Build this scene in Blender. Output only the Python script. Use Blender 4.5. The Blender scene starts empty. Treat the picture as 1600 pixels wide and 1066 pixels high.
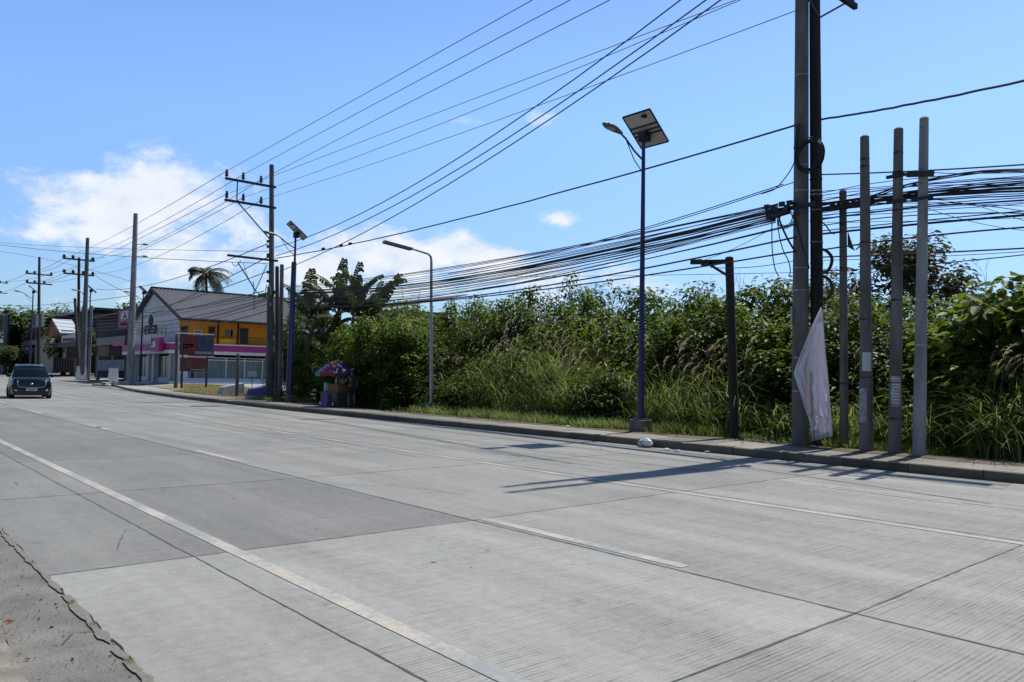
import bpy, math, random
import numpy as np
from mathutils import Vector, Matrix
random.seed(7); rng = np.random.default_rng(11)
scene = bpy.context.scene
C = scene.collection
# ------------------------------------------------------------------ camera
# world: X runs along the road (the far traffic lane leads to -X), Y across it, z up
FPX = 1225.0; PITCH = math.atan(57/1225.); ROLL = math.atan(.018); YAW = math.radians(40.6)
F0 = Vector((-math.cos(YAW), math.sin(YAW), 0)); R0 = Vector((math.sin(YAW), math.cos(YAW), 0))
FW = F0*math.cos(PITCH) + Vector((0, 0, math.sin(PITCH))); U0 = R0.cross(FW)
RT = R0*math.cos(ROLL) + U0*math.sin(ROLL); UP = U0*math.cos(ROLL) - R0*math.sin(ROLL)
OC = Vector((0, 0, 1.55))
cam = bpy.data.cameras.new('camera'); co = bpy.data.objects.new('camera', cam); C.objects.link(co)
M3 = Matrix((RT, UP, -FW)).transposed()
co.matrix_world = Matrix.Translation(OC) @ M3.to_4x4()
cam.sensor_width = 36; cam.lens = FPX/1600*36; cam.clip_start = .05; cam.clip_end = 6000
scene.camera = co
def ray(x, y): return FW*FPX + RT*(x-800) - UP*(y-533)
def PG(x, y, z=0.):
    d = ray(x, y); return OC + d*((z-OC.z)/d.z)
def PV(x, y, Y):
    d = ray(x, y); return OC + d*(Y/d.y)
def PX(x, y, X):
    d = ray(x, y); return OC + d*(X/d.x)
# ------------------------------------------------------------------ sky and sun
SUN_EL = math.radians(63); SUN_DIR = Vector((-.10*math.cos(SUN_EL), .995*math.cos(SUN_EL), math.sin(SUN_EL))).normalized()
world = bpy.data.worlds.new('World'); scene.world = world; world.use_nodes = True
wt = world.node_tree; wt.nodes.clear(); wn = wt.nodes.new; wl = wt.links.new
wout = wn('ShaderNodeOutputWorld'); bg = wn('ShaderNodeBackground'); wl(bg.outputs[0], wout.inputs[0])
sky = wn('ShaderNodeTexSky'); sky.sky_type = 'NISHITA'; sky.sun_disc = False
sky.sun_elevation = SUN_EL; sky.sun_rotation = math.atan2(SUN_DIR.x, SUN_DIR.y)
sky.air_density = 1.0; sky.dust_density = .6; sky.ozone_density = 1.6; sky.altitude = 0
bg.inputs[1].default_value = .105
tc = wn('ShaderNodeTexCoord')
def wmath(op, a, b=None, c=None):
    n = wn('ShaderNodeMath'); n.operation = op
    for i, v in enumerate((a, b, c)):
        if v is None: continue
        if isinstance(v, (int, float)): n.inputs[i].default_value = v
        else: wl(v, n.inputs[i])
    return n.outputs[0]
def wdot(vec):
    n = wn('ShaderNodeVectorMath'); n.operation = 'DOT_PRODUCT'; wl(tc.outputs['Generated'], n.inputs[0]); n.inputs[1].default_value = vec
    return n.outputs['Value']
# cumulus: (pixel x, pixel y of the direction, half width deg, half height deg, weight)
blobs = [(80,262,3.0,1.2,.42),(120,300,3.6,1.7,.62),(190,290,5.0,2.2,.85),(260,310,5.5,2.8,.95),(185,345,5.5,1.8,.8),(95,362,4.2,1.4,.85),(150,365,5,1.6,.9),(240,372,6.5,2.2,.9),(330,380,6,3.0,.75),(320,300,3.5,1.5,.6),(270,265,4.0,1.2,.5),
         (210,243,2.2,.8,.45),(380,330,3.6,2.2,.5),(400,400,6,2.6,.6),(500,410,6,2.6,.75),(570,395,4.6,2.2,.9),(630,410,4.4,2.0,.9),(545,430,9,2.4,.9),(715,390,3.6,1.5,.85),(755,408,3.4,1.6,.9),(700,430,8,2.0,.85),(830,430,6,1.9,.75),(940,450,8,1.8,.7),(1180,445,5,1.2,.5),
         (868,341,1.7,.85,.95),(840,184,2.6,.75,.62),(725,190,2.0,.8,.42),(1105,312,1.4,.5,.5),(930,292,2.0,.4,.36),(20,440,9,2.2,.4),(520,560,60,3.0,.42)]
blobs = [(a, b, c*1.06, d*1.06, e) for a, b, c, d, e in blobs]
acc = None
for (px, py, wd, hd, wgt) in blobs:
    c = ray(px, py).normalized(); r = Vector((c.y, -c.x, 0)).normalized(); u = r.cross(c)
    a = wmath('DIVIDE', wdot(r), math.sin(math.radians(wd))); b = wmath('DIVIDE', wmath('ADD', wdot(u), 0), math.sin(math.radians(hd)))
    q = wmath('ADD', wmath('MULTIPLY', a, a), wmath('MULTIPLY', b, b))
    front = wmath('GREATER_THAN', wdot(c), 0.2)
    m = wmath('MULTIPLY', wmath('MULTIPLY', wmath('EXPONENT', wmath('MULTIPLY', q, -0.9)), wgt), front)
    acc = m if acc is None else wmath('MAXIMUM', wmath('ADD', acc, wmath('MULTIPLY', m, .08)), m)
mp = wn('ShaderNodeMapping'); wl(tc.outputs['Generated'], mp.inputs[0]); mp.inputs['Scale'].default_value = (1, 1, 1.7)
nz = wn('ShaderNodeTexNoise'); wl(mp.outputs[0], nz.inputs['Vector']); nz.inputs['Scale'].default_value = 13; nz.inputs['Detail'].default_value = 9; nz.inputs['Roughness'].default_value = .66; nz.inputs['Distortion'].default_value = .25
nz2 = wn('ShaderNodeTexNoise'); wl(mp.outputs[0], nz2.inputs['Vector']); nz2.inputs['Scale'].default_value = 26; nz2.inputs['Detail'].default_value = 6
dens = wmath('ADD', acc, wmath('MULTIPLY', wmath('SUBTRACT', nz.outputs[0], .5), 2.1))
mr = wn('ShaderNodeMapRange'); mr.interpolation_type = 'SMOOTHSTEP'; wl(dens, mr.inputs[0]); mr.inputs[1].default_value = .40; mr.inputs[2].default_value = .98
mask = wmath('MINIMUM', wmath('MULTIPLY', mr.outputs[0], .92), 1.0)
# sky brightness shaped by direction: dimmer overhead and behind the camera, for less fill
sep = wn('ShaderNodeSeparateXYZ'); wl(tc.outputs['Generated'], sep.inputs[0])
cc = wn('ShaderNodeMix'); cc.data_type = 'RGBA'; wl(wmath('MULTIPLY', nz2.outputs[0], 1.15), cc.inputs[0])
cc.inputs[6].default_value = (6.4, 7.2, 8.4, 1); cc.inputs[7].default_value = (10.0, 10.0, 10.1, 1)
mx = wn('ShaderNodeMix'); mx.data_type = 'RGBA'; wl(mask, mx.inputs[0])
tint = wn('ShaderNodeMix'); tint.data_type = 'RGBA'; tint.blend_type = 'MULTIPLY'; tint.inputs[0].default_value = 1
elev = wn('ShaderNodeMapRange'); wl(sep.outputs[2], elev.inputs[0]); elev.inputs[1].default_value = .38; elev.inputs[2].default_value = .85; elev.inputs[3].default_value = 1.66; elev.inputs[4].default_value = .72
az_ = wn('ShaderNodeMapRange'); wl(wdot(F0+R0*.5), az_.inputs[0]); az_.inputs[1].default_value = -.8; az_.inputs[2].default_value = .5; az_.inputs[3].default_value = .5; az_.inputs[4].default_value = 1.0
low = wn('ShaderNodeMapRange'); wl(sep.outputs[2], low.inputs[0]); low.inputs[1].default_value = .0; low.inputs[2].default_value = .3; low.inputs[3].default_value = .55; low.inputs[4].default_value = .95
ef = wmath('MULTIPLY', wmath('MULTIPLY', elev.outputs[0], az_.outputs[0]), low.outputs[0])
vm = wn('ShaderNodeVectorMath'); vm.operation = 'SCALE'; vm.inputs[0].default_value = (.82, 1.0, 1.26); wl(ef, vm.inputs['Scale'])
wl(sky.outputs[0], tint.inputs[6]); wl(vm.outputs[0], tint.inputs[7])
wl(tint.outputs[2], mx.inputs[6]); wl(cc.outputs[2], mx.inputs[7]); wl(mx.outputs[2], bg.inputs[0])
sl = bpy.data.lights.new('sun', 'SUN'); sl.energy = 4.1; sl.angle = math.radians(.5); sl.color = (1, .965, .9)
so = bpy.data.objects.new('sun', sl); C.objects.link(so); so.rotation_euler = SUN_DIR.to_track_quat('Z', 'Y').to_euler()
scene.view_settings.view_transform = 'Standard'; scene.view_settings.look = 'None'; scene.view_settings.gamma = 1
scene.view_settings.exposure = 0.0
scene.cycles.max_bounces = 6; scene.cycles.transparent_max_bounces = 8

# ------------------------------------------------------------------ helpers
class MB:
    def __init__(s): s.v = []; s.f = []
    def add(s, vs, fs):
        n = len(s.v); s.v += [tuple(p) for p in vs]; s.f += [tuple(i+n for i in f) for f in fs]; return s
    def box(s, x0, x1, y0, y1, z0, z1):
        return s.add([(x0,y0,z0),(x1,y0,z0),(x1,y1,z0),(x0,y1,z0),(x0,y0,z1),(x1,y0,z1),(x1,y1,z1),(x0,y1,z1)],
              [(0,3,2,1),(4,5,6,7),(0,1,5,4),(1,2,6,5),(2,3,7,6),(3,0,4,7)])
    def tube(s, pts, rad, n=8, cap=True):
        pts = [Vector(p) for p in pts]; k = len(pts)
        if not isinstance(rad, (list, tuple)): rad = [rad]*k
        vs = []; prev = None
        for i, p in enumerate(pts):
            d = (pts[min(i+1, k-1)]-pts[max(i-1, 0)]).normalized()
            if prev is None:
                a = Vector((0, 0, 1)) if abs(d.z) < .9 else Vector((1, 0, 0)); u = d.cross(a).normalized()
            else: u = (prev - d*prev.dot(d)).normalized()
            prev = u; w = d.cross(u)
            for j in range(n):
                t = 2*math.pi*j/n; vs.append(p+(u*math.cos(t)+w*math.sin(t))*rad[i])
        fs = [(i*n+j, i*n+(j+1) % n, (i+1)*n+(j+1) % n, (i+1)*n+j) for i in range(k-1) for j in range(n)]
        if cap: fs += [tuple(range(n-1, -1, -1)), tuple((k-1)*n+j for j in range(n))]
        return s.add(vs, fs)
    def bar(s, a, b, w, h):
        a = Vector(a); b = Vector(b); d = (b-a).normalized(); q = Vector((0, 0, 1)) if abs(d.z) < .95 else Vector((0, 1, 0))
        u = d.cross(q).normalized()*w/2; t = u.cross(d).normalized()*h/2
        vs = [a-u-t, a+u-t, a+u+t, a-u+t, b-u-t, b+u-t, b+u+t, b-u+t]
        return s.add(vs, [(0,1,2,3),(7,6,5,4),(0,4,5,1),(1,5,6,2),(2,6,7,3),(3,7,4,0)])
    def loft(s, secs, cap=True):
        n = len(secs[0]); vs = [p for c in secs for p in c]
        fs = [(i*n+j, i*n+(j+1) % n, (i+1)*n+(j+1) % n, (i+1)*n+j) for i in range(len(secs)-1) for j in range(n)]
        if cap: fs += [tuple(range(n-1, -1, -1)), tuple((len(secs)-1)*n+j for j in range(n))]
        return s.add(vs, fs)
    def ball(s, c, rx, ry, rz, n=10, m=7):
        c = Vector(c); vs = [c+Vector((0, 0, -rz))]
        for i in range(1, m):
            t = math.pi*i/m
            for j in range(n): vs.append(c+Vector((rx*math.sin(t)*math.cos(2*math.pi*j/n), ry*math.sin(t)*math.sin(2*math.pi*j/n), -rz*math.cos(t))))
        vs.append(c+Vector((0, 0, rz))); L = len(vs)-1
        fs = [(0, 1+(j+1) % n, 1+j) for j in range(n)]
        fs += [(1+i*n+j, 1+i*n+(j+1) % n, 1+(i+1)*n+(j+1) % n, 1+(i+1)*n+j) for i in range(m-2) for j in range(n)]
        fs += [(1+(m-2)*n+j, 1+(m-2)*n+(j+1) % n, L) for j in range(n)]
        return s.add(vs, fs)
def obj(name, mb, m, parent=None, smooth=False, bevel=0):
    me = bpy.data.meshes.new(name); me.from_pydata(mb.v, [], mb.f); me.update()
    if m: me.materials.append(m)
    if smooth:
        me.polygons.foreach_set('use_smooth', [True]*len(me.polygons))
        try: me.set_sharp_from_angle(angle=math.radians(40))
        except Exception: pass
    o = bpy.data.objects.new(name, me); C.objects.link(o)
    if parent:
        o.parent = parent
        if parent.type == 'EMPTY': o.matrix_parent_inverse = Matrix.Translation(-parent.location)
    if bevel:
        b = o.modifiers.new('bevel', 'BEVEL'); b.width = bevel; b.segments = 2; b.limit_method = 'ANGLE'
    return o
def np_obj(name, V, Q, m, parent=None, smooth=False, T=None):
    """V (n,3); Q (k,4) quads; T (k,3) optional triangles"""
    me = bpy.data.meshes.new(name); V = np.asarray(V, dtype=np.float32); Q = np.asarray(Q, dtype=np.int32).reshape(-1, 4)
    nT = 0 if T is None else len(T)
    me.vertices.add(len(V)); me.vertices.foreach_set('co', V.ravel())
    loops = Q.ravel() if not nT else np.concatenate([Q.ravel(), np.asarray(T, dtype=np.int32).ravel()])
    me.loops.add(len(loops)); me.loops.foreach_set('vertex_index', loops)
    me.polygons.add(len(Q)+nT)
    st = np.arange(len(Q))*4
    if nT: st = np.concatenate([st, len(Q)*4+np.arange(nT)*3])
    me.polygons.foreach_set('loop_start', st.astype(np.int32))
    me.update(calc_edges=True); me.validate(); me.materials.append(m)
    if smooth: me.polygons.foreach_set('use_smooth', [True]*len(me.polygons))
    o = bpy.data.objects.new(name, me); C.objects.link(o)
    if parent:
        o.parent = parent
        if parent.type == 'EMPTY': o.matrix_parent_inverse = Matrix.Translation(-parent.location)
    return o
def tag(o, label, cat, group=None):
    o['label'] = label; o['category'] = cat
    if group: o['group'] = group
    return o
def thing(name, label, cat, loc=(0, 0, 0), group=None):
    o = bpy.data.objects.new(name, None); C.objects.link(o); o.location = loc; o.empty_display_size = .3
    return tag(o, label, cat, group)
def struct(o, kind='structure'): o['kind'] = kind; return o
def copy_tree(o, parent=None):
    c = o.copy(); C.objects.link(c); c.parent = parent
    for ch in list(o.children):
        copy_tree(ch, c)
    return c
# ------------------------------------------------------------------ materials
def mat(name, col, rough=.7, metal=0, var=0, vscale=3, bump=0, bscale=40, spec=None, col2=None, coords='Object', stretch=(1, 1, 1), island=0):
    m = bpy.data.materials.new(name); m.use_nodes = True; t = m.node_tree; N = t.nodes; L = t.links.new
    b = N['Principled BSDF']; b.inputs['Roughness'].default_value = rough; b.inputs['Metallic'].default_value = metal
    if spec is not None: b.inputs['Specular IOR Level'].default_value = spec
    b.inputs['Base Color'].default_value = (*col, 1)
    if var or bump or col2:
        tcn = N.new('ShaderNodeTexCoord'); mpn = N.new('ShaderNodeMapping'); mpn.inputs['Scale'].default_value = stretch; L(tcn.outputs[coords], mpn.inputs[0])
    if var or col2:
        n = N.new('ShaderNodeTexNoise'); n.inputs['Scale'].default_value = vscale; n.inputs['Detail'].default_value = 8; n.inputs['Roughness'].default_value = .62; L(mpn.outputs[0], n.inputs[0])
        r = N.new('ShaderNodeMapRange'); L(n.outputs[0], r.inputs[0]); r.inputs[1].default_value = .33; r.inputs[2].default_value = .67
        x = N.new('ShaderNodeMix'); x.data_type = 'RGBA'; L(r.outputs[0], x.inputs[0])
        c2 = col2 if col2 else tuple(c*(1+var) for c in col); c1 = col if col2 else tuple(c*(1-var) for c in col)
        x.inputs[6].default_value = (*c1, 1); x.inputs[7].default_value = (*c2, 1); L(x.outputs[2], b.inputs['Base Color'])
    if bump:
        n2 = N.new('ShaderNodeTexNoise'); n2.inputs['Scale'].default_value = bscale; n2.inputs['Detail'].default_value = 6; L(mpn.outputs[0], n2.inputs[0])
        bp = N.new('ShaderNodeBump'); bp.inputs['Strength'].default_value = bump; bp.inputs['Distance'].default_value = .02; L(n2.outputs[0], bp.inputs['Height']); L(bp.outputs[0], b.inputs['Normal'])
    return m
def leafmat(name, ramp, rough=.42, trans=.38, tcol=(.22, .34, .03), gloss=.5):
    m = bpy.data.materials.new(name); m.use_nodes = True; t = m.node_tree; N = t.nodes; L = t.links.new
    b = N['Principled BSDF']; b.inputs['Roughness'].default_value = rough; b.inputs['Specular IOR Level'].default_value = gloss
    g = N.new('ShaderNodeNewGeometry'); oi = N.new('ShaderNodeObjectInfo')
    ad = N.new('ShaderNodeMath'); ad.operation = 'MULTIPLY_ADD'; L(oi.outputs['Random'], ad.inputs[0]); ad.inputs[1].default_value = .5; L(g.outputs['Random Per Island'], ad.inputs[2])
    sb = N.new('ShaderNodeMath'); sb.operation = 'SUBTRACT'; L(ad.outputs[0], sb.inputs[0]); sb.inputs[1].default_value = .25
    cr = N.new('ShaderNodeValToRGB'); L(sb.outputs[0], cr.inputs[0]); e = cr.color_ramp.elements
    while len(e) < len(ramp): e.new(.5)
    for i, (p, c) in enumerate(ramp): e[i].position = p; e[i].color = (*c, 1)
    L(cr.outputs[0], b.inputs['Base Color'])
    tr = N.new('ShaderNodeBsdfTranslucent')
    mu = N.new('ShaderNodeMix'); mu.data_type = 'RGBA'; mu.inputs[0].default_value = .5; L(cr.outputs[0], mu.inputs[6]); mu.inputs[7].default_value = (*tcol, 1); L(mu.outputs[2], tr.inputs[0])
    ms = N.new('ShaderNodeMixShader'); ms.inputs[0].default_value = trans; L(b.outputs[0], ms.inputs[1]); L(tr.outputs[0], ms.inputs[2]); L(ms.outputs[0], N['Material Output'].inputs[0])
    return m
M = {}
M['pole'] = mat('pole_concrete', (.125, .124, .118), .85, var=.42, vscale=3.2, bump=.3, bscale=25, stretch=(1, 1, .25))
M['pole_light'] = mat('pole_concrete_pale', (.24, .25, .26), .8, var=.35, vscale=2.5, bump=.3, bscale=25, stretch=(1, 1, .25))
M['wood_pole'] = mat('tarred_wood', (.022, .018, .016), .85, var=.4, vscale=5, bump=.5, bscale=18, stretch=(1, 1, .1))
M['brown_steel'] = mat('brown_pole', (.06, .045, .04), .8, var=.35, vscale=5, bump=.2, stretch=(1, 1, .2))
M['dark_steel'] = mat('dark_steel', (.03, .03, .033), .6, metal=.3, var=.3)
M['cable'] = mat('cable_rubber', (.012, .012, .013), .55)
M['cable_grey'] = mat('bare_wire', (.07, .07, .075), .55, metal=.3)
M['insulator'] = mat('insulator', (.05, .035, .03), .35, var=.2)
M['blue'] = mat('blue_paint', (.012, .02, .1), .42, var=.3, vscale=6)
M['galv'] = mat('galvanised', (.33, .35, .36), .45, metal=.6, var=.2, vscale=6)
M['panel_back'] = mat('panel_back', (.42, .42, .4), .6, var=.08)
M['panel_face'] = mat('panel_cells', (.01, .015, .05), .12)
M['frame_dark'] = mat('panel_frame', (.02, .02, .025), .4, metal=.4)
M['lamp_grey'] = mat('lamp_housing', (.12, .13, .13), .45)
M['lamp_lens'] = mat('lamp_lens', (.35, .36, .33), .15)
M['white'] = mat('white_wall', (.7, .7, .71), .8, var=.08, vscale=1.5)
M['white_paint'] = mat('white_paint', (.75, .75, .74), .6, var=.06)
M['siding'] = mat('pale_cladding', (.74, .76, .8), .75, var=.08, vscale=1.2)
M['yellow'] = mat('yellow_wall', (.8, .32, .015), .8, var=.1, vscale=1.2)
M['magenta'] = mat('magenta_band', (.36, .02, .17), .5, var=.1, vscale=1.5)
M['roof_grey'] = mat('roof_sheet', (.125, .125, .122), .5, metal=.1, var=.12, vscale=.8)
M['roof_white'] = mat('roof_white', (.6, .62, .64), .4, var=.05)
M['glass_dark'] = mat('window_dark', (.015, .018, .022), .08, spec=.8)
M['glass_shop'] = mat('shop_glass', (.09, .14, .16), .12, spec=.8, var=.5, vscale=.7, stretch=(1, 4, .4))
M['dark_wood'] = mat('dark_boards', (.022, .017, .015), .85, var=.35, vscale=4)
M['cream'] = mat('cream_wall', (.42, .36, .28), .85, var=.15, vscale=1)
M['brown_gate'] = mat('brown_gate', (.13, .075, .055), .7, var=.15)
M['brick'] = mat('brick_tan', (.3, .15, .075), .85, var=.25, vscale=4)
M['rust'] = mat('rust_sheet', (.16, .09, .06), .7, var=.3, vscale=2)
M['car'] = mat('car_paint', (.004, .006, .018), .22, spec=.45)
M['car_glass'] = mat('car_glass', (.004, .006, .007), .12, spec=.22)
M['tyre'] = mat('tyre', (.012, .012, .012), .8)
M['rim'] = mat('rim', (.4, .41, .43), .3, metal=.7)
M['chrome'] = mat('chrome', (.6, .6, .62), .15, metal=1)
M['head'] = mat('headlight_glass', (.55, .57, .6), .08, spec=.9)
M['blacktrim'] = mat('black_trim', (.01, .01, .011), .4)
M['sheet'] = mat('tarpaulin', (.86, .84, .87), .6, var=.08, vscale=2.2, bump=.4, bscale=5)
_t = M['sheet'].node_tree; _tr = _t.nodes.new('ShaderNodeBsdfTranslucent'); _tr.inputs[0].default_value = (.75, .71, .8, 1); _ms = _t.nodes.new('ShaderNodeMixShader'); _ms.inputs[0].default_value = .35
_t.links.new(_t.nodes['Principled BSDF'].outputs[0], _ms.inputs[1]); _t.links.new(_tr.outputs[0], _ms.inputs[2]); _t.links.new(_ms.outputs[0], _t.nodes['Material Output'].inputs[0])
M['orange'] = mat('faded_print', (.72, .47, .36), .6, var=.1)
M['rubble'] = mat('rubble', (.42, .39, .35), .9, var=.3, vscale=5, bump=.5)
M['bark'] = mat('bark', (.08, .06, .045), .9, var=.3, vscale=8, bump=.5)
M['bark_dark'] = mat('bark_dark', (.035, .028, .022), .9, var=.3, vscale=8)
M['stem_green'] = mat('banana_stem', (.12, .12, .05), .7, var=.4, vscale=3, stretch=(1, 1, .3))
M['leaf'] = leafmat('broad_leaves', [(0, (.022, .048, .006)), (.4, (.045, .09, .010)), (.75, (.095, .15, .016)), (1, (.18, .22, .03))], rough=.5, trans=.4, gloss=.32, tcol=(.3, .42, .02))
M['leaf_dark'] = leafmat('dark_leaves', [(0, (.022, .048, .008)), (.6, (.045, .085, .012)), (1, (.10, .13, .03))], rough=.5, trans=.26, gloss=.32, tcol=(.17, .24, .02))
M['leaf_far'] = leafmat('far_leaves', [(0, (.03, .06, .015)), (.6, (.06, .1, .025)), (1, (.1, .15, .04))], rough=.5, trans=.4, tcol=(.2, .3, .05))
M['leaf_rust'] = leafmat('sparse_leaves', [(0, (.03, .045, .015)), (.6, (.05, .065, .022)), (.85, (.09, .06, .03)), (1, (.1, .1, .04))], rough=.5, trans=.25, tcol=(.12, .14, .03))
M['banana'] = leafmat('banana_leaf', [(0, (.02, .035, .012)), (.7, (.035, .058, .018)), (1, (.08, .11, .035))], rough=.4, trans=.22, tcol=(.14, .2, .04))
M['palm'] = leafmat('palm_leaf', [(0, (.03, .04, .02)), (.7, (.05, .06, .03)), (1, (.1, .09, .05))], rough=.5, trans=.2, tcol=(.1, .12, .04))
M['reed'] = leafmat('reed_blades', [(0, (.07, .12, .02)), (.4, (.13, .21, .04)), (.68, (.22, .27, .08)), (.88, (.36, .33, .15)), (1, (.5, .44, .28))], rough=.42, trans=.5, tcol=(.4, .48, .1))
M['grass'] = leafmat('verge_grass', [(0, (.07, .15, .02)), (.6, (.14, .23, .04)), (.9, (.25, .28, .09)), (1, (.4, .36, .2))], rough=.5, trans=.45, tcol=(.38, .5, .07))
M['plume'] = leafmat('dry_plumes', [(0, (.28, .22, .13)), (.6, (.42, .35, .22)), (1, (.6, .54, .4))], rough=.7, trans=.45, tcol=(.6, .52, .35), gloss=.2)
M['dry'] = leafmat('dry_grass', [(0, (.16, .14, .055)), (.6, (.25, .22, .09)), (1, (.34, .3, .15))], rough=.7, trans=.3, tcol=(.35, .33, .1), gloss=.2)

# ------------------------------------------------------------------ road geometry
YK = 14.42; YN = 1.25
def off(X):
    X = np.asarray(X, dtype=float); t = np.clip(-30-X, 0, None)
    return np.where(X < -75, .0022*45*45+.17*(-75-X), .0022*t*t)
def offs(X): return float(off(X))
XS = np.concatenate([np.linspace(-420, -140, 15), np.linspace(-135, -78, 14), np.linspace(-74, -30, 16), [-25, -20, -10, 0, 15, 40]])
def gz(X, Y):
    """ground level behind the kerb: rises a little towards the shops"""
    if Y - offs(X) < YK+.02: return -.08
    t = min(1, max(0, (-50-X)/30)); return .13 + .3*t*t*(3-2*t)*min(1, max(0, (Y-offs(X)-YK-1.8)/4))
def strip(y0, y1, z, Xs, wob=0, n=None, seed=0, follow=True):
    Xs = list(Xs); r = random.Random(seed); mb = MB(); vs = []; a = 0
    for X in Xs:
        o = offs(X) if follow else 0; a = a*.8 + r.uniform(-wob, wob)
        vs += [(X, y0+o+a, z), (X, y1+o+a+r.uniform(-wob, wob)*.2, z)]
    return mb.add(vs, [(2*i, 2*i+2, 2*i+3, 2*i+1) for i in range(len(Xs)-1)])
# materials of the setting
def road_material():
    m = bpy.data.materials.new('road_concrete'); m.use_nodes = True; t = m.node_tree; N = t.nodes; L = t.links.new; b = N['Principled BSDF']
    b.inputs['Roughness'].default_value = .78; b.inputs['Specular IOR Level'].default_value = .35
    tcn = N.new('ShaderNodeTexCoord')
    def noise(sc, stretch=(1, 1, 1), det=8, rough=.6):
        mp_ = N.new('ShaderNodeMapping'); mp_.inputs['Scale'].default_value = stretch; L(tcn.outputs['Object'], mp_.inputs[0])
        n = N.new('ShaderNodeTexNoise'); n.inputs['Scale'].default_value = sc; n.inputs['Detail'].default_value = det; n.inputs['Roughness'].default_value = rough; L(mp_.outputs[0], n.inputs[0]); return n.outputs[0]
    def mth(op, a, b_):
        n = N.new('ShaderNodeMath'); n.operation = op
        for i, v in enumerate((a, b_)):
            if isinstance(v, (int, float)): n.inputs[i].default_value = v
            else: L(v, n.inputs[i])
        return n.outputs[0]
    at = N.new('ShaderNodeAttribute'); at.attribute_name = 'tone'
    ag = N.new('ShaderNodeAttribute'); ag.attribute_name = 'groove'
    # wear along the wheel paths (stretched along X), broom marks across (stretched along Y), fine aggregate
    wear = noise(1.1, (.12, 1.3, 1), 5); blot = noise(.55); broom = noise(6, (5, .35, 1), 7, .7); fine = noise(90, (1, 1, 1), 4, .8); mid = noise(11, (1, 1, 1), 8, .72)
    v = mth('ADD', mth('MULTIPLY', mth('SUBTRACT', wear, .5), .62), mth('MULTIPLY', mth('SUBTRACT', blot, .5), .5))
    v = mth('ADD', v, mth('MULTIPLY', mth('SUBTRACT', broom, .5), .5)); v = mth('ADD', v, mth('MULTIPLY', mth('SUBTRACT', fine, .5), 1.1))
    v = mth('ADD', v, mth('MULTIPLY', mth('SUBTRACT', mid, .5), .7))
    # dark stains and grit
    st = noise(1.7, (1, 1, 1), 9, .75); sm = N.new('ShaderNodeMapRange'); L(st, sm.inputs[0]); sm.inputs[1].default_value = .59; sm.inputs[2].default_value = .74
    v = mth('SUBTRACT', v, mth('MULTIPLY', sm.outputs[0], .3))
    vo = N.new('ShaderNodeTexVoronoi'); vo.inputs['Scale'].default_value = 2.3; L(tcn.outputs['Object'], vo.inputs['Vector']); vo.inputs['Randomness'].default_value = 1
    dots = mth('LESS_THAN', vo.outputs['Distance'], .028); v = mth('SUBTRACT', v, mth('MULTIPLY', dots, .45))
    # tined texture: fine transverse grooves about 3 cm apart, worn off in places
    sx = N.new('ShaderNodeSeparateXYZ'); L(tcn.outputs['Object'], sx.inputs[0])
    wob = mth('MULTIPLY', noise(.5, (.6, .12, 1), 2), .1); ph = mth('MULTIPLY', mth('ADD', sx.outputs[0], wob), 2*math.pi/.034)
    sn = mth('SINE', ph, 0); gr = N.new('ShaderNodeMapRange'); L(sn, gr.inputs[0]); gr.inputs[1].default_value = .25; gr.inputs[2].default_value = 1
    wr = N.new('ShaderNodeMapRange'); L(noise(1.0, (.5, 1.4, 1), 5, .7), wr.inputs[0]); wr.inputs[1].default_value = .36; wr.inputs[2].default_value = .56
    strk = N.new('ShaderNodeMapRange'); L(noise(13, (2.6, .06, 1), 4, .75), strk.inputs[0]); strk.inputs[1].default_value = .4; strk.inputs[2].default_value = .62
    gg = mth('MULTIPLY', mth('MULTIPLY', mth('MULTIPLY', gr.outputs[0], strk.outputs[0]), wr.outputs[0]), ag.outputs['Fac'])
    v = mth('SUBTRACT', v, mth('MULTIPLY', gg, .55))
    fac = mth('MULTIPLY', mth('ADD', v, 1), at.outputs['Fac'])
    mx_ = N.new('ShaderNodeMix'); mx_.data_type = 'RGBA'; mx_.blend_type = 'MULTIPLY'; mx_.inputs[0].default_value = 1
    cb = N.new('ShaderNodeMix'); cb.data_type = 'RGBA'; L(wear, cb.inputs[0]); cb.inputs[6].default_value = (.256, .25, .22, 1); cb.inputs[7].default_value = (.314, .304, .268, 1)
    cm = N.new('ShaderNodeCombineColor'); L(fac, cm.inputs[0]); L(fac, cm.inputs[1]); L(fac, cm.inputs[2])
    L(cb.outputs[2], mx_.inputs[6]); L(cm.outputs[0], mx_.inputs[7]); L(mx_.outputs[2], b.inputs['Base Color'])
    hgt = mth('SUBTRACT', mth('ADD', mth('MULTIPLY', fine, .5), mth('MULTIPLY', mid, .4)), mth('MULTIPLY', gg, 1.0))
    bp = N.new('ShaderNodeBump'); bp.inputs['Strength'].default_value = .35; bp.inputs['Distance'].default_value = .006; L(hgt, bp.inputs['Height']); L(bp.outputs[0], b.inputs['Normal'])
    return m
def ground_material():
    m = mat('soil', (.11, .085, .055), .95, col2=(.2, .16, .105), vscale=1.6, bump=.8, bscale=14); return m
M['soil'] = ground_material(); M['road'] = road_material()
M['joint'] = mat('joint_tar', (.085, .083, .075), .9, var=.5, vscale=6)
M['kerb'] = mat('kerb_shaded_grimy', (.12, .105, .08), .85, var=.3, vscale=2.2, bump=.4, bscale=20)  # kerb face colour darkened for its backlit shade as well as grime
M['walk'] = mat('sidewalk_concrete', (.27, .25, .21), .9, var=.2, vscale=1.8, bump=.4, bscale=40)
M['apron'] = mat('apron_concrete', (.36, .34, .31), .9, var=.16, vscale=.6, bump=.3, bscale=20)
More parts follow.
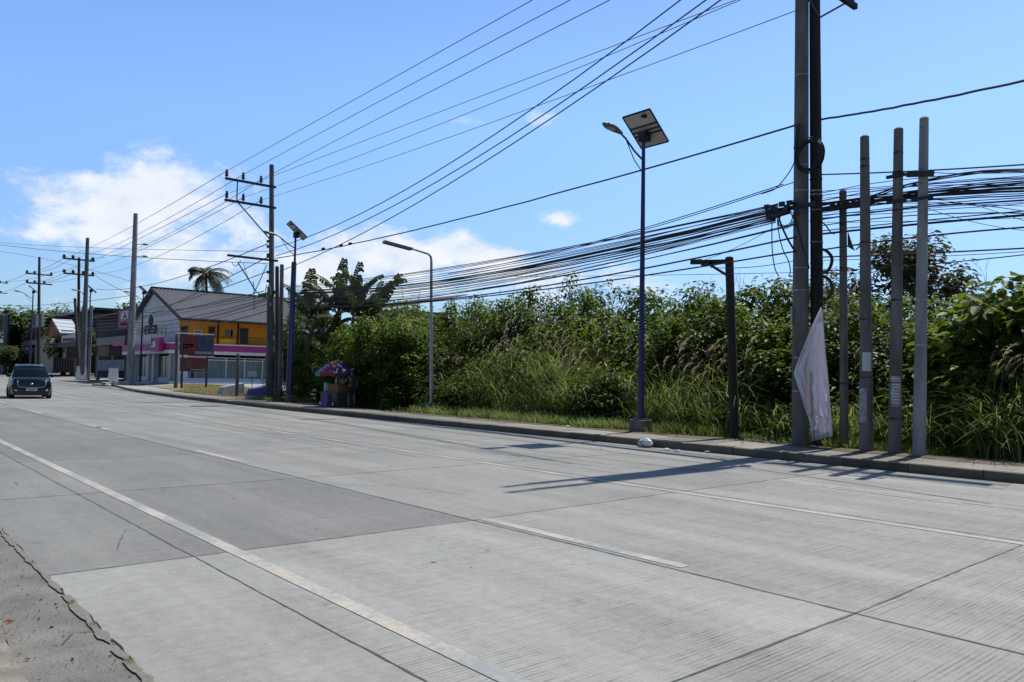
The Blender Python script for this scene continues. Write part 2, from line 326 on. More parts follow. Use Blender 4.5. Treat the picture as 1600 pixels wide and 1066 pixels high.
M['shoulder'] = mat('old_shoulder', (.145, .135, .115), .9, col2=(.25, .23, .195), vscale=2.6, bump=.7, bscale=50)
M['gutter'] = mat('worn_kerb', (.16, .14, .1), .9, col2=(.3, .27, .22), vscale=5, bump=.9, bscale=40)
def paint_material(name, col, wear=.45):
    m = mat(name, col, .65); t = m.node_tree; N = t.nodes; L = t.links.new; b = N['Principled BSDF']
    tcn = N.new('ShaderNodeTexCoord'); n = N.new('ShaderNodeTexNoise'); n.inputs['Scale'].default_value = 16; n.inputs['Detail'].default_value = 10; n.inputs['Roughness'].default_value = .7; L(tcn.outputs['Object'], n.inputs[0])
    n2 = N.new('ShaderNodeTexNoise'); n2.inputs['Scale'].default_value = 1.3; n2.inputs['Detail'].default_value = 3; L(tcn.outputs['Object'], n2.inputs[0])
    s = N.new('ShaderNodeMath'); s.operation = 'ADD'; L(n.outputs[0], s.inputs[0]); L(n2.outputs[0], s.inputs[1])
    r = N.new('ShaderNodeMapRange'); L(s.outputs[0], r.inputs[0]); r.inputs[1].default_value = 1.28-wear*.6; r.inputs[2].default_value = 1.38-wear*.35
    x = N.new('ShaderNodeMix'); x.data_type = 'RGBA'; L(r.outputs[0], x.inputs[0]); x.inputs[6].default_value = (*col, 1); x.inputs[7].default_value = (.3, .3, .285, 1); L(x.outputs[2], b.inputs['Base Color'])
    return m
M['line_white'] = paint_material('worn_white_line', (.52, .46, .36), .7)
M['line_cream'] = paint_material('worn_cream_line', (.50, .44, .32), .62)

# ground: one sheet whose rows follow the kerb, out to the horizon
rows = [-1600, -500, -120, -40, -16.5, -14.2, -13.5, -13.2, -.02, .05, 1.9, 3, 5, 8, 12, 20, 40, 90, 250, 700, 1800]
gx = sorted(set([-2500, -1500, -900, -600] + list(XS) + [80, 200, 600, 1500]))
vs = []
for X in gx:
    for r_ in rows:
        Y = YK+offs(max(X, -420))+r_
        if r_ < -13.3: z = -.06 if r_ > -13.55 else (-.0 if r_ > -15 else .02)
        elif r_ < 0: z = -.08
        else: z = gz(X, Y)
        if r_ > 1 and r_ < 60 and X > -50: z += .03*math.sin(X*1.3)*math.sin(r_*.9)
        vs.append((X, Y, z))
nr = len(rows)
g = MB().add(vs, [(i*nr+j, (i+1)*nr+j, (i+1)*nr+j+1, i*nr+j+1) for i in range(len(gx)-1) for j in range(nr-1)])
struct(obj('ground', g, M['soil']))
# road slabs
def road():
    lanes = [YN, 2.33, 5.29, 8.93, 11.35, YK]
    xs = [-6.78+4.2*k for k in range(-98, 12)]
    me_v = []; me_f = []; tone = []; groove = []
    r = random.Random(5)
    for i in range(len(xs)-1):
        x0, x1 = xs[i], xs[i+1]
        for j in range(5):
            n = len(me_v); o0, o1 = offs(x0), offs(x1)
            me_v += [(x0, lanes[j]+o0, 0), (x1, lanes[j]+o1, 0), (x1, lanes[j+1]+o1, 0), (x0, lanes[j+1]+o0, 0)]
            me_f.append((n, n+1, n+2, n+3))
            t = 1+r.uniform(-.07, .07); gv = .25
            xm = (x0+x1)/2
            if j == 2 and xm < -6.8: t *= .97
            if j in (1,) and -35 < xm < -6.8: t *= .74
            if j == 0 and xm < -6.8: t *= .82
            if xm > -6.8: t *= 1.1
            if xm > -7 and j >= 1: gv = 1.0
            if xm > -7 and j == 0: gv = .15
            if -11 < xm < -7 and j >= 2: gv = .6
            if xm > -2.6 and j >= 1: gv = 1.15
            tone.append(t); groove.append(gv)
    me = bpy.data.meshes.new('road'); me.from_pydata(me_v, [], me_f); me.update(); me.materials.append(M['road'])
    for nm, vals in (('tone', tone), ('groove', groove)):
        a = me.attributes.new(nm, 'FLOAT', 'FACE'); a.data.foreach_set('value', vals)
    o = bpy.data.objects.new('road', me); C.objects.link(o); struct(o)
road()
# joints and cracks
jm = MB()
def crack(pts, w, seed=1, wob=.012, z=.0025, m=jm):
    r = random.Random(seed); P = []
    for a, b in zip(pts, pts[1:]):
        n = max(2, int(math.dist(a, b)/.09))
        n = min(n, 160)
        for k in range(n): t = k/n; P.append((a[0]+(b[0]-a[0])*t, a[1]+(b[1]-a[1])*t))
    P.append(pts[-1]); vs = []; ax = ay = 0
    for i, p in enumerate(P):
        q = P[min(i+1, len(P)-1)]; s_ = P[max(i-1, 0)]; dx, dy = q[0]-s_[0], q[1]-s_[1]; L_ = math.hypot(dx, dy) or 1; nx, ny = -dy/L_, dx/L_
        ax = ax*.7+r.uniform(-wob, wob); ww = w*r.uniform(.5, 1.4)/2
        vs += [(p[0]+nx*(ax-ww), p[1]+ny*(ax-ww), z), (p[0]+nx*(ax+ww), p[1]+ny*(ax+ww), z)]
    m.add(vs, [(2*i, 2*i+2, 2*i+3, 2*i+1) for i in range(len(P)-1)])
XL = lambda a, b, st=3.: list(np.arange(a, b+.01, st))
for k in range(-14, 4):
    x = -6.78+4.2*k
    if x < -62: continue
    crack([(x, YN+offs(x)), (x+.03, 5.3+offs(x)), (x-.04, 9+offs(x)), (x, YK+offs(x))], .014 if x > -8 else .016, seed=k+40, wob=.004)
for yy, w, sd in ((2.33, .014, 3), (5.28, .022, 4), (9.1, .016, 6), (11.36, .014, 9)):
    crack([(x, yy+offs(x)) for x in XL(-72, 9, 1.0)], w, seed=sd, wob=.0035)
ek = MB(); crack([(x, YN-.004) for x in XL(-20, 3, .8)], .016, seed=8, wob=.012, m=ek, z=.004); struct(obj('edge_crack', ek, mat('deep_crack', (.02, .019, .017), .95)))
crack([(x, YK-.03+offs(x)) for x in XL(-72, 9)], .05, seed=18, wob=.02)
# odd cracks on the near slabs
crack([(-5.05, 1.02), (-5.25, 1.12), (-5.2, 1.24)], .01, seed=31, wob=.006)

crack([(-7.4, 1.9), (-8.3, 2.2)], .008, seed=33); crack([(-12.6, 1.9), (-12.2, 1.87)], .012, seed=34, wob=.003)
crack([(-10.2, 5.3), (-9.3, 6.1), (-8.2, 6.3)], .007, seed=35); crack([(-9.5, 11.4), (-6, 11.7), (-2, 11.8)], .012, seed=36)
struct(obj('road_joints', jm, M['joint']))
om = MB(); r = random.Random(44)
for k in range(42):
    x = r.uniform(-24, -3); y = r.choice([3.9, 4.1, 7.1, 7.3, 10.1])+r.gauss(0, .5); s_ = r.choice([.006, .008, .012, .018, .026])*r.uniform(.6, 1.3)
    vs = [(x+s_*math.cos(a)*r.uniform(.6, 1.5), y+s_*math.sin(a)*r.uniform(.6, 1.2), .0032) for a in np.linspace(0, 2*math.pi, 10)[:-1]]
    om.add(vs, [tuple(range(9))])
struct(obj('oil_drips', om, mat('oil_spots', (.13, .125, .11), .7, var=.3, vscale=20)), 'stuff')
# lane markings
lm = MB(); lw = MB()
def mark(m, x0, x1, y, w, z=.0045): 
    X = list(np.linspace(x0, x1, max(2, int((x1-x0)/1.5)+1))); s_ = strip(y-w/2, y+w/2, z, X); m.add(s_.v, s_.f)
mark(lw, -75, 9, 2.68, .13); mark(lm, -75, 9, 8.93, .12)
for x0 in (-6.75, -15.9, -25.1, -34.0, -43.6, -52.8, -62): mark(lw, x0, x0+2.7, 5.42, .13)
for x0 in (-6.9, -15.8, -25.1, -34.2, -43.2, -52.5, -61.5, -70.5): mark(lw, x0, x0+2.9, 11.24, .12)
mark(lw, -23.7, -23.3, 5.44, .12)
m1 = struct(obj('lane_lines', lw, M['line_white'])); m2 = struct(obj('centre_line', lm, M['line_cream']))
# near shoulder: old broken concrete and a worn low kerb
sh = MB(); r = random.Random(3); vs = []
for i in range(140):
    X = -24+i*.24; a = .80+.03*math.sin(X*1.7)+r.uniform(-.02, .02); vs += [(X, a, -.012+r.uniform(-.006, .004)), (X, 1.02, -.006), (X, YN-.0, -.004)]
sh.add(vs, [(3*i+k, 3*i+3+k, 3*i+4+k, 3*i+1+k) for i in range(139) for k in range(2)])
struct(obj('shoulder', sh, M['shoulder']))
gk = MB(); vs = []
for i in range(180):
    X = -24+i*.18; a = .83+.025*math.sin(X*1.7)+r.uniform(-.015, .015); t = .035+r.uniform(-.012, .012)
    vs += [(X, a, -.06), (X, a-.03, t), (X, a-.16, t+.02), (X, a-.75, t+r.uniform(-.015, .02))]
gk.add(vs, [(4*i+k, 4*i+4+k, 4*i+5+k, 4*i+1+k) for i in range(179) for k in range(3)])
struct(obj('near_kerb', gk, M['gutter']))
# far kerb in cast lengths, and the sidewalk
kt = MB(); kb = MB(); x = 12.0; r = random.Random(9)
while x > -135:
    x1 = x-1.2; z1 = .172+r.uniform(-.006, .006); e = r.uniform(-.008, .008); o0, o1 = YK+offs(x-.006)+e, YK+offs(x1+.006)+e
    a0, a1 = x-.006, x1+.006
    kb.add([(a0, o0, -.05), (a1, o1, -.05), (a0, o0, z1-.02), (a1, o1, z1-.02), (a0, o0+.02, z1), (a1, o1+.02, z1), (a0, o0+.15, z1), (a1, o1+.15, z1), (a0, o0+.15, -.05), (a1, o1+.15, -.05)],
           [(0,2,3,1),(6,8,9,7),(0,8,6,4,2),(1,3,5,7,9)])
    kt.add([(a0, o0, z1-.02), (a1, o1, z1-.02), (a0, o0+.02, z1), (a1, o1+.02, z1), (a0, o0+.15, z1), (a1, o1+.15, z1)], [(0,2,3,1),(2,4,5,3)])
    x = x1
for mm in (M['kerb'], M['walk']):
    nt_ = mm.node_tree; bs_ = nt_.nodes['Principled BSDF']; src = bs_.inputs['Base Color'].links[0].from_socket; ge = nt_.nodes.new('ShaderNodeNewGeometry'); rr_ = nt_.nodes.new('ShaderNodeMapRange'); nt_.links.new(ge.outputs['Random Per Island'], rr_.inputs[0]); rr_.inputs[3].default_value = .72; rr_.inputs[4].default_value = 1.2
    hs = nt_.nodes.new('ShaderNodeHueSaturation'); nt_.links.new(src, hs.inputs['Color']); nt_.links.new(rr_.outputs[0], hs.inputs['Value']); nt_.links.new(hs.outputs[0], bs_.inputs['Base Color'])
struct(obj('kerb', kb, M['kerb'])); struct(obj('kerb_top', kt, mat('kerb_top_pale', (.33, .29, .2), .85, var=.25, vscale=2.2, bump=.4)))  # pale faded top, split from the face that has shade in its colour
sw = MB(); vs = []; X = 12.0; k = 0
while X > -60:
    X1 = X-1.5; e = random.uniform(-.004, .004); w = 1.62+random.uniform(-.08, .05)
    sw.add([(X-.006, YK+.152+offs(X), .158+e), (X1+.006, YK+.152+offs(X1), .158+e), (X1+.006, YK+w+offs(X1), .166+e), (X-.006, YK+w+offs(X), .166+e),
            (X1+.006, YK+w+offs(X1), .05), (X-.006, YK+w+offs(X), .05)], [(0,3,2,1),(3,5,4,2)])
    X = X1
struct(obj('sidewalk', sw, M['walk']))
# shop apron: paved forecourt following the ground
ap = MB(); vs = []; Xa = list(np.linspace(-58, -135, 34)); ra = [.152, 1.5, 3, 4.5, 6, 7.5, 10, 14]
for X in Xa:
    for q in ra: Y = YK+offs(X)+q; vs.append((X, Y, gz(X, Y)+.035))
nq = len(ra); ap.add(vs, [(i*nq+j, i*nq+j+1, (i+1)*nq+j+1, (i+1)*nq+j) for i in range(len(Xa)-1) for j in range(nq-1)])
struct(obj('forecourt', ap, M['apron']))

lb_ = MB(); Xl = list(np.linspace(-48, -73, 20)); rl_ = [2.3, 3.2, 4.4, 5.6, 7.0, 9.4]; r = random.Random(21)
for X in Xl:
    for q in rl_: Y = YK+offs(X)+q+r.uniform(-.2, .2); lb_.v.append((X, Y, gz(X, Y)+.06))
lb_.f = [(i*6+j, i*6+j+1, (i+1)*6+j+1, (i+1)*6+j) for i in range(19) for j in range(5)]
struct(obj('lawn_bed', lb_, mat('dry_turf', (.2, .17, .07), .95, col2=(.28, .25, .11), vscale=2.5)))
sp = MB(); r = random.Random(14)
for k in range(34):
    x = r.uniform(-34, 0); w = r.uniform(.5, 1.8); d = r.uniform(.12, .5); vs = [(x, 15.92-d*.3, .185)]
    for a in np.linspace(0, 2*math.pi, 15)[:-1]: vs.append((x+w*math.cos(a)*r.uniform(.7, 1.15), 16.06+d*math.sin(a)*r.uniform(.7, 1.2), .1715))
    n_ = len(sp.v); sp.add(vs, [(0, 1+i, 1+(i+1) % 14) for i in range(14)])
struct(obj('soil_spill', sp, M['soil']), 'stuff')
# ------------------------------------------------------------------ cables
GR = {'tel': 'telecom lines of the sagging bundle', 'hv': 'power wires strung high over the road', 'low': 'black power cables climbing over the road'}
def cable(p0, pm, p1, Y0, Y1, rad, label, group=None, m='cable', n=14, wav=0, name='cable', cat='cable', sides=5):
    A = PV(*p0, Y0) if len(p0) == 2 else Vector(p0); B = PV(*p1, Y1) if len(p1) == 2 else Vector(p1)
    if pm:
        # the point of the straight plan line whose image column is pm[0]
        lo, hi = 0., 1.
        def col(t):
            P = A.lerp(B, t)-OC; return 800+FPX*P.dot(RT)/P.dot(FW)
        c0, c1 = col(0), col(1); t = .5
        for _ in range(40):
            t = (lo+hi)/2
            if (col(t)-pm[0])*(c1-c0) < 0: lo = t
            else: hi = t
        Q = A.lerp(B, t); zz = PV(pm[0], pm[1], Q.y).z; s_ = (Q.z-zz)/(t*(1-t)) if .02 < t < .98 else 0
    else: s_ = .3
    pts = []; r_ = random.Random(hash((round(A.x, 2), round(B.z, 2))) & 0xffff)
    for i in range(n+1):
        t = i/n; P = A.lerp(B, t); P.z -= s_*t*(1-t)
        if wav and 0 < i < n: P.z += r_.uniform(-wav, wav)
        pts.append(P)
    return tag(obj(name, MB().tube(pts, rad, sides, cap=False), M[m], smooth=True), label, cat, group)

# ------------------------------------------------------------------ utility poles
def base_top(px, py, Y, ptx, pty):
    """pole foot on the ground under pixel px and its top, both in the plane at depth Y"""
    b = PV(px, py, Y); t = PV(ptx, pty, Y); z = gz(b.x, Y)
    b = b.lerp(t, (z-b.z)/(t.z-b.z)); return b, t
def pole(name, label, cat, px, py, Y, ptx, pty, rb, rt, m='pole', group=None, n=16, extra=0, bands=(), sides=None):
    b, t = base_top(px, py, Y, ptx, pty); t = t+(t-b).normalized()*extra
    th = thing(name, label, cat, b, group)
    pts = [b-Vector((0, 0, .15))]+[b.lerp(t, k/8) for k in range(9)]; rr = [rb]+[rb+(rt-rb)*k/8 for k in range(9)]
    pts += [t+Vector((0, 0, .03))]; rr += [rt*.55]
    obj('shaft', MB().tube(pts, rr, n), M[m], th, smooth=n > 8)
    for (f, h) in bands:
        c = b.lerp(t, f); R_ = rb+(rt-rb)*f+.012
        obj('band', MB().tube([c, c+Vector((0, 0, h))], R_, n), M['dark_steel'], th)
    return th, b, t
def insulator(th, p, h=.32, r_=.06):
    p = Vector(p)
    obj('insulator', MB().tube([p, p+Vector((0,0,.05)), p+Vector((0,0,.06)), p+Vector((0,0,h*.35)), p+Vector((0,0,h*.4)), p+Vector((0,0,h*.65)), p+Vector((0,0,h*.7)), p+Vector((0,0,h))],
        [.02, .02, r_, r_*1.15, r_*.7, r_*1.15, r_*.7, r_*.75], 10), M['insulator'], th, smooth=True)
YA = 16.35
# twin poles at the right: pale concrete one and the black one behind it
pA, bA, tA = pole('utility_pole', 'thick grey concrete pole, left one of the twin poles with the hanging white sheet', 'utility pole', 1250, 694, YA, 1253, 0, .185, .13, 'pole', extra=4.6)
pA2, bA2, tA2 = pole('utility_pole', 'black tarred pole standing right against the thick pale pole, behind the white sheet', 'utility pole', 1278, 692, YA+.25, 1273, 0, .15, .115, 'wood_pole', extra=3.5, n=8,
    bands=((.19, .012), (.27, .012), (.30, .012), (.335, .012), (.37, .012), (.41, .012), (.44, .012)))
u = (tA-bA).normalized()
def on(b, t, py, Y):  # point of a pole whose image row is py
    lo, hi = 0., 1.
    for _ in range(40):
        f_ = (lo+hi)/2; P = b.lerp(t, f_)-OC; y = 533-FPX*P.dot(UP)/P.dot(FW)
        if y > py: lo = f_
        else: hi = f_
    return b.lerp(t, lo)
# crossarms of the black pole (mostly above the frame: they cast the branching shadow on the road)
pt = PV(1325, 20, YA+1.9); za = pt.z
for zz, w_ in ((za+.1, 2.0), (za+2.3, 2.6), (za+3.3, 2.6)):
    c = bA2.lerp(tA2, (zz-bA2.z)/(tA2.z-bA2.z)); arm = obj('crossarm', MB().bar((c.x+.14, c.y-w_, zz), (c.x+.14, c.y+w_*.85, zz), .1, .13), M['wood_pole'], pA2)
    for q in (-w_+.12, -w_*.5, w_*.78): insulator(pA2, (c.x+.14, c.y+q, zz+.065))
    obj('brace', MB().bar((c.x+.1, c.y-w_*.55, zz-.05), (c.x+.1, c.y, zz-.8), .04, .04), M['dark_steel'], pA2)
    obj('brace', MB().bar((c.x+.1, c.y+w_*.62, zz-.05), (c.x+.1, c.y, zz-.8), .04, .04), M['dark_steel'], pA2)
for zz in (12.9, 13.9):
    c = bA.lerp(tA, (zz-bA.z)/(tA.z-bA.z)); obj('crossarm', MB().bar((c.x-.17, c.y-2.0, zz), (c.x-.17, c.y+.5, zz), .1, .12), M['dark_steel'], pA)
    for q in (-1.9, -1.2, -.6): insulator(pA, (c.x-.17, c.y+q, zz+.06))
# telecom bracket and the tangle of boxes on it
br = on(bA, tA, 327, YA)
obj('bracket', MB().bar((br.x-.75, br.y-.22, br.z), (br.x+.45, br.y-.22, br.z+.02), .07, .09), M['dark_steel'], pA)
for i in range(9):
    q = Vector((br.x-.72+.1*i+random.uniform(-.03, .03), br.y-.26+random.uniform(-.05, .05), br.z+random.uniform(-.12, .14)))
    obj('clamp', MB().box(q.x-.05, q.x+.06, q.y-.04, q.y+.04, q.z-.05, q.z+.05), M['blacktrim'], pA)
# splice case
q = on(bA, tA, 340, YA); obj('splice_case', MB().tube([(q.x-.65, q.y-.33, q.z+.05), (q.x-.1, q.y-.33, q.z+.12)], .075, 10), M['blacktrim'], pA, smooth=True)
q = on(bA, tA, 208, YA); obj('splice_case', MB().tube([(q.x+.08, q.y-.24, q.z+.12), (q.x+.02, q.y-.24, q.z-.42)], .07, 10), M['blacktrim'], pA, smooth=True)
# faint cast plate low on the shaft
q = on(bA, tA, 495, YA); obj('plate', MB().box(q.x-.13, q.x-.09, q.y-.2, q.y-.155, q.z-.2, q.z+.22), M['galv'], pA)
# coils
def coil(name, label, c, R_, turns, rad, squash=1.15, tilt=.2, cat='cable coil', seed=0, ax='y'):
    r_ = random.Random(seed); pts = []
    n = 20*turns
    for i in range(n+1):
        t = 2*math.pi*i/20; rr = R_*(1+.08*math.sin(i/20*2.3)+r_.uniform(-.01, .01))
        pts.append(Vector((c.x+rr*math.cos(t), c.y+.04*math.sin(i/20*1.7)+.02*math.sin(t), c.z+rr*squash*math.sin(t)+.03*math.sin(i/20*1.3))))
    return tag(obj(name, MB().tube(pts, rad, 5), M['cable'], smooth=True), label, cat)
cc_ = PV(1265, 243, YA-.32); coil('cable_coil', 'large black coil of spare cable hung round the twin poles above the telecom bracket', cc_, .31, 9, .014, 1.1, seed=2)
cc_ = PV(1228, 343, YA-.42); coil('cable_coil', 'small loose loop of thin cable hanging beneath the telecom bracket', cc_, .17, 4, .008, 1.0, seed=4)
def cpath(name, label, pts, Y, rad, cat='cable', group=None, m='cable'):
    P = [PV(a, b_, Y) for a, b_ in pts]
    # Catmull-Rom
    out = []
    for i in range(len(P)-1):
        p0, p1, p2, p3 = P[max(i-1, 0)], P[i], P[i+1], P[min(i+2, len(P)-1)]
        for k in range(6):
            t = k/6; out.append(.5*((2*p1)+(p2-p0)*t+(2*p0-5*p1+4*p2-p3)*t*t+(3*p1-p0-3*p2+p3)*t**3))
    out.append(P[-1]); return tag(obj(name, MB().tube(out, rad, 6), M[m], smooth=True), label, cat, group)
cpath('conduit', 'black curved conduit bulging like a C from the right side of the black pole', [(1282, 389), (1291, 392), (1298, 399), (1300, 407), (1297, 418), (1291, 425), (1283, 427)], YA, .035, 'conduit')
cpath('conduit', 'lower black conduit loop in front of the hedge beside the black pole', [(1283, 431), (1292, 434), (1298, 441), (1300, 452), (1297, 462), (1290, 468), (1282, 470)], YA, .035, 'conduit')
cpath('cable', 'long thin cable drooping left of the twin poles almost to the hedge top', [(1207, 338), (1206, 360), (1207, 395), (1211, 420), (1217, 432)], YA-.35, .012)
cpath('cable', 'thin drooping cable that curls at its end between bracket and hedge', [(1214, 340), (1218, 370), (1224, 392), (1232, 408), (1235, 424), (1232, 432)], YA-.35, .012)
cpath('cable', 'stiff black cable slanting from the telecom bracket down to the pale pole', [(1216, 338), (1222, 355), (1232, 376), (1243, 394)], YA-.3, .022)
cpath('cable', 'black cable running down the front of the pale pole from the bracket', [(1240, 335), (1248, 362), (1254, 385), (1260, 402), (1264, 420)], YA-.22, .02)
cpath('cable', 'thin wire dropping from the cable coil to the line left of the twin poles', [(1243, 250), (1234, 268), (1222, 284), (1210, 296), (1190, 303)], YA-.3, .012)
cpath('cable', 'short black lead curving from the black pole to the line at its right', [(1282, 346), (1290, 352), (1297, 362), (1304, 366)], YA-.1, .015)
# row of bare poles
def prow(label, px, py, Y, ptx, pty, rb, rt, m='pole', bands=()):
    return pole('bare_pole', label, 'concrete pole', px, py, Y, ptx, pty, rb, rt, m, 'bare concrete poles in a row on the sidewalk edge', bands=bands)
r3 = prow('short slim concrete pole right of the white sheet, lowest of the bare poles', 1319, 684, 16.6, 1317, 299, .088, .076)
r4 = prow('bare concrete pole carrying a small white notice, next after the slim one', 1354, 703, 16.05, 1351, 214, .133, .088, bands=((.235, .02),))
r5 = prow('bare concrete pole with a grey poster pasted low on it, second from the right', 1398, 707, 16.1, 1404, 202, .128, .088, bands=((.22, .02), (.86, .05),))
r6 = prow('tallest bare concrete pole at the right end of the row, smooth and pale', 1436, 712, 16.1, 1444, 185, .122, .083, 'pole_light')
def straps(P, rows, r0_, m='galv'):
    for py in rows:
        q = on(P[1], P[2], py, 0); f_ = (q-P[1]).length/(P[2]-P[1]).length; R__ = r0_[0]+(r0_[1]-r0_[0])*f_+.004
        obj('strap', MB().tube([q, q+Vector((0, 0, .018))], R__, 16), M[m], P[0])
        obj('buckle', MB().box(q.x-.03, q.x+.03, q.y-R__-.012, q.y-R__+.02, q.z-.012, q.z+.03), M[m], P[0])
def bolts(P, r0_, z0_, z1_, n):
    hb2 = MB()
    for k in range(n):
        f_ = z0_+(z1_-z0_)*k/(n-1); q = P[1].lerp(P[2], f_); R__ = r0_[0]+(r0_[1]-r0_[0])*f_
        hb2.tube([(q.x, q.y-R__-.004, q.z), (q.x, q.y-R__+.02, q.z)], .012, 6)
    obj('bolt_holes', hb2, M['dark_steel'], P[0])
for P, rows, rr_ in ((r3, (352, 420, 600), (.088, .076)), (r4, (250, 262, 380, 500), (.133, .088)), (r5, (240, 330, 470, 655), (.128, .088)), (r6, (205, 360, 470, 540, 640), (.122, .083))):
    straps(P, rows, rr_, 'dark_steel' if P is not r6 else 'galv'); bolts(P, rr_, .72, .97, 7)
straps((pA, bA, tA), (120, 260, 300, 420, 455, 560, 612), (.185, .13)); straps((pA2, bA2, tA2), (300, 306, 330, 380), (.15, .115))
c = r3[2]-Vector((0, 0, .36))
obj('crossarm', MB().bar((c.x-.25, c.y-.12, c.z), (c.x+.75, c.y-.12, c.z), .08, .1), M['dark_steel'], r3[0])
for i in range(6): obj('clamp', MB().box(c.x-.2+i*.16, c.x-.12+i*.16, c.y-.2, c.y-.1, c.z-.07, c.z+.08), M['blacktrim'], r3[0])
c = r3[1].lerp(r3[2], .78); obj('bracket', MB().add([(c.x+.1, c.y, c.z), (c.x+.24, c.y, c.z-.1), (c.x+.1, c.y, c.z+.32), (c.x+.1, c.y+.04, c.z), (c.x+.24, c.y+.04, c.z-.1), (c.x+.1, c.y+.04, c.z+.32)], [(0,1,2),(3,5,4),(0,3,4,1),(1,4,5,2),(2,5,3,0)]), M['dark_steel'], r3[0])
c = r6[2]-Vector((0, 0, 1.15)); obj('bracket', MB().bar((c.x-.28, c.y-.13, c.z+.05), (c.x+.22, c.y-.13, c.z-.02), .07, .1), M['dark_steel'], r6[0])
c = r6[2]-Vector((0, 0, 1.62)); obj('bracket', MB().bar((c.x-.2, c.y-.13, c.z), (c.x+.2, c.y-.13, c.z), .06, .05), M['dark_steel'], r6[0])
for dz in (.98, 1.5): c = r5[2]-Vector((0, 0, dz)); obj('bracket', MB().bar((c.x-.19, c.y-.12, c.z), (c.x+.19, c.y-.12, c.z), .06, .06), M['dark_steel'], r5[0])
M['notice'] = mat('paper_notice', (.5, .52, .53), .7, var=.12, vscale=9); M['poster'] = mat('pasted_poster', (.3, .3, .31), .8, var=.4, vscale=12)
def wrap(th, b, t, py0, py1, m, r_, a0=-150, a1=-40, name='notice'):
    p0 = on(b, t, py0, 0); p1 = on(b, t, py1, 0); mb = MB(); vs = []
    for k in range(7):
        a = math.radians(a0+(a1-a0)*k/6)
        for p in (p0, p1): vs.append((p.x+r_*math.cos(a), p.y+r_*math.sin(a), p.z))
    mb.add(vs, [(2*i, 2*i+2, 2*i+3, 2*i+1) for i in range(6)]); return obj(name, mb, m, th)
wrap(r4[0], r4[1], r4[2], 551, 580, M['notice'], .127, -100, -15)
wrap(r4[0], r4[1], r4[2], 607, 660, M['poster'], .136, -150, -60, 'poster')
ps = wrap(r5[0], r5[1], r5[2], 588, 635, M['poster'], .126, -110, -20, 'poster')
p0 = on(r5[1], r5[2], 588, 0); p1 = on(r5[1], r5[2], 635, 0); tx = MB()
for i in range(9):   # printed lines of the poster
    z = p0.z+(p1.z-p0.z)*(i+.8)/10
    for k in range(5):
        a = math.radians(-95+k*14); b_ = math.radians(-95+k*14+random.uniform(6, 11)); R_ = .1285
        tx.add([(p0.x+R_*math.cos(a), p0.y+R_*math.sin(a), z-.012), (p0.x+R_*math.cos(b_), p0.y+R_*math.sin(b_), z-.012), (p0.x+R_*math.cos(b_), p0.y+R_*math.sin(b_), z+.012), (p0.x+R_*math.cos(a), p0.y+R_*math.sin(a), z+.012)], [(0,1,2,3)])
obj('print', tx, M['white_paint'], ps)
# short tarred pole with a side arm
pD, bD, tD = pole('short_pole', 'short black wooden pole with a braced side arm in front of the reeds', 'utility pole', 1148, 681, 16.7, 1139.5, 403, .115, .105, 'wood_pole', n=8)
a1 = PV(1080, 410, 16.7); c = on(bD, tD, 409, 0); c2 = on(bD, tD, 433, 0); a2 = PV(1108, 413, 16.7)
obj('side_arm', MB().bar(c, a1, .09, .11), M['wood_pole'], pD); obj('brace', MB().bar(c2, a2, .05, .06), M['wood_pole'], pD)
for px in (1086, 1093, 1100, 1107): q = PV(px, 410+random.uniform(-2, 3), 16.62); obj('clamp', MB().box(q.x-.06, q.x+.06, q.y-.06, q.y+.03, q.z-.05, q.z+.06), M['blacktrim'], pD)
# white sheet hung on the black pole
def sheet():
    left = [(1283, 480), (1268, 510), (1254, 545), (1240, 583), (1247, 605), (1254, 628), (1262, 650), (1266, 660), (1267, 675), (1267.5, 690)]
    right = [(1284.5, 482), (1287, 510), (1289, 540), (1292, 570), (1295, 600), (1297, 628), (1299, 650), (1300, 662), (1301, 673), (1301, 682)]
    n = 15; vs = []
    for i, (a, b_) in enumerate(zip(left, right)):
        for k in range(n):
            t = k/(n-1); px = a[0]+(b_[0]-a[0])*t; py = a[1]+(b_[1]-a[1])*t
            y = YA-.26+.045*math.sin(px*.33+i*.2)+.03*math.sin(px*.9)*(i/9)
            vs.append(PV(px, py, y))
    fs = [(i*n+k, i*n+k+1, (i+1)*n+k+1, (i+1)*n+k) for i in range(9) for k in range(n-1)]
    o = obj('hanging_sheet', MB().add(vs, fs), M['sheet'], smooth=True)
    so_ = o.modifiers.new('solid', 'SOLIDIFY'); so_.thickness = .004
    tag(o, 'pale lilac tarpaulin sheet hanging from the black pole, pointed to the left', 'tarpaulin')
    pr = MB(); pv = [(1259.5, 583), (1266, 582), (1265.5, 612), (1267.5, 640), (1266, 654), (1262, 645), (1261, 620), (1262, 600)]
    pr.add([PV(a, b_, YA-.31+.045*math.sin(a*.33+4.5*.2)) for a, b_ in pv], [tuple(range(len(pv)))])
    pr2 = obj('print_patch', pr, M['orange'], o)
sheet()
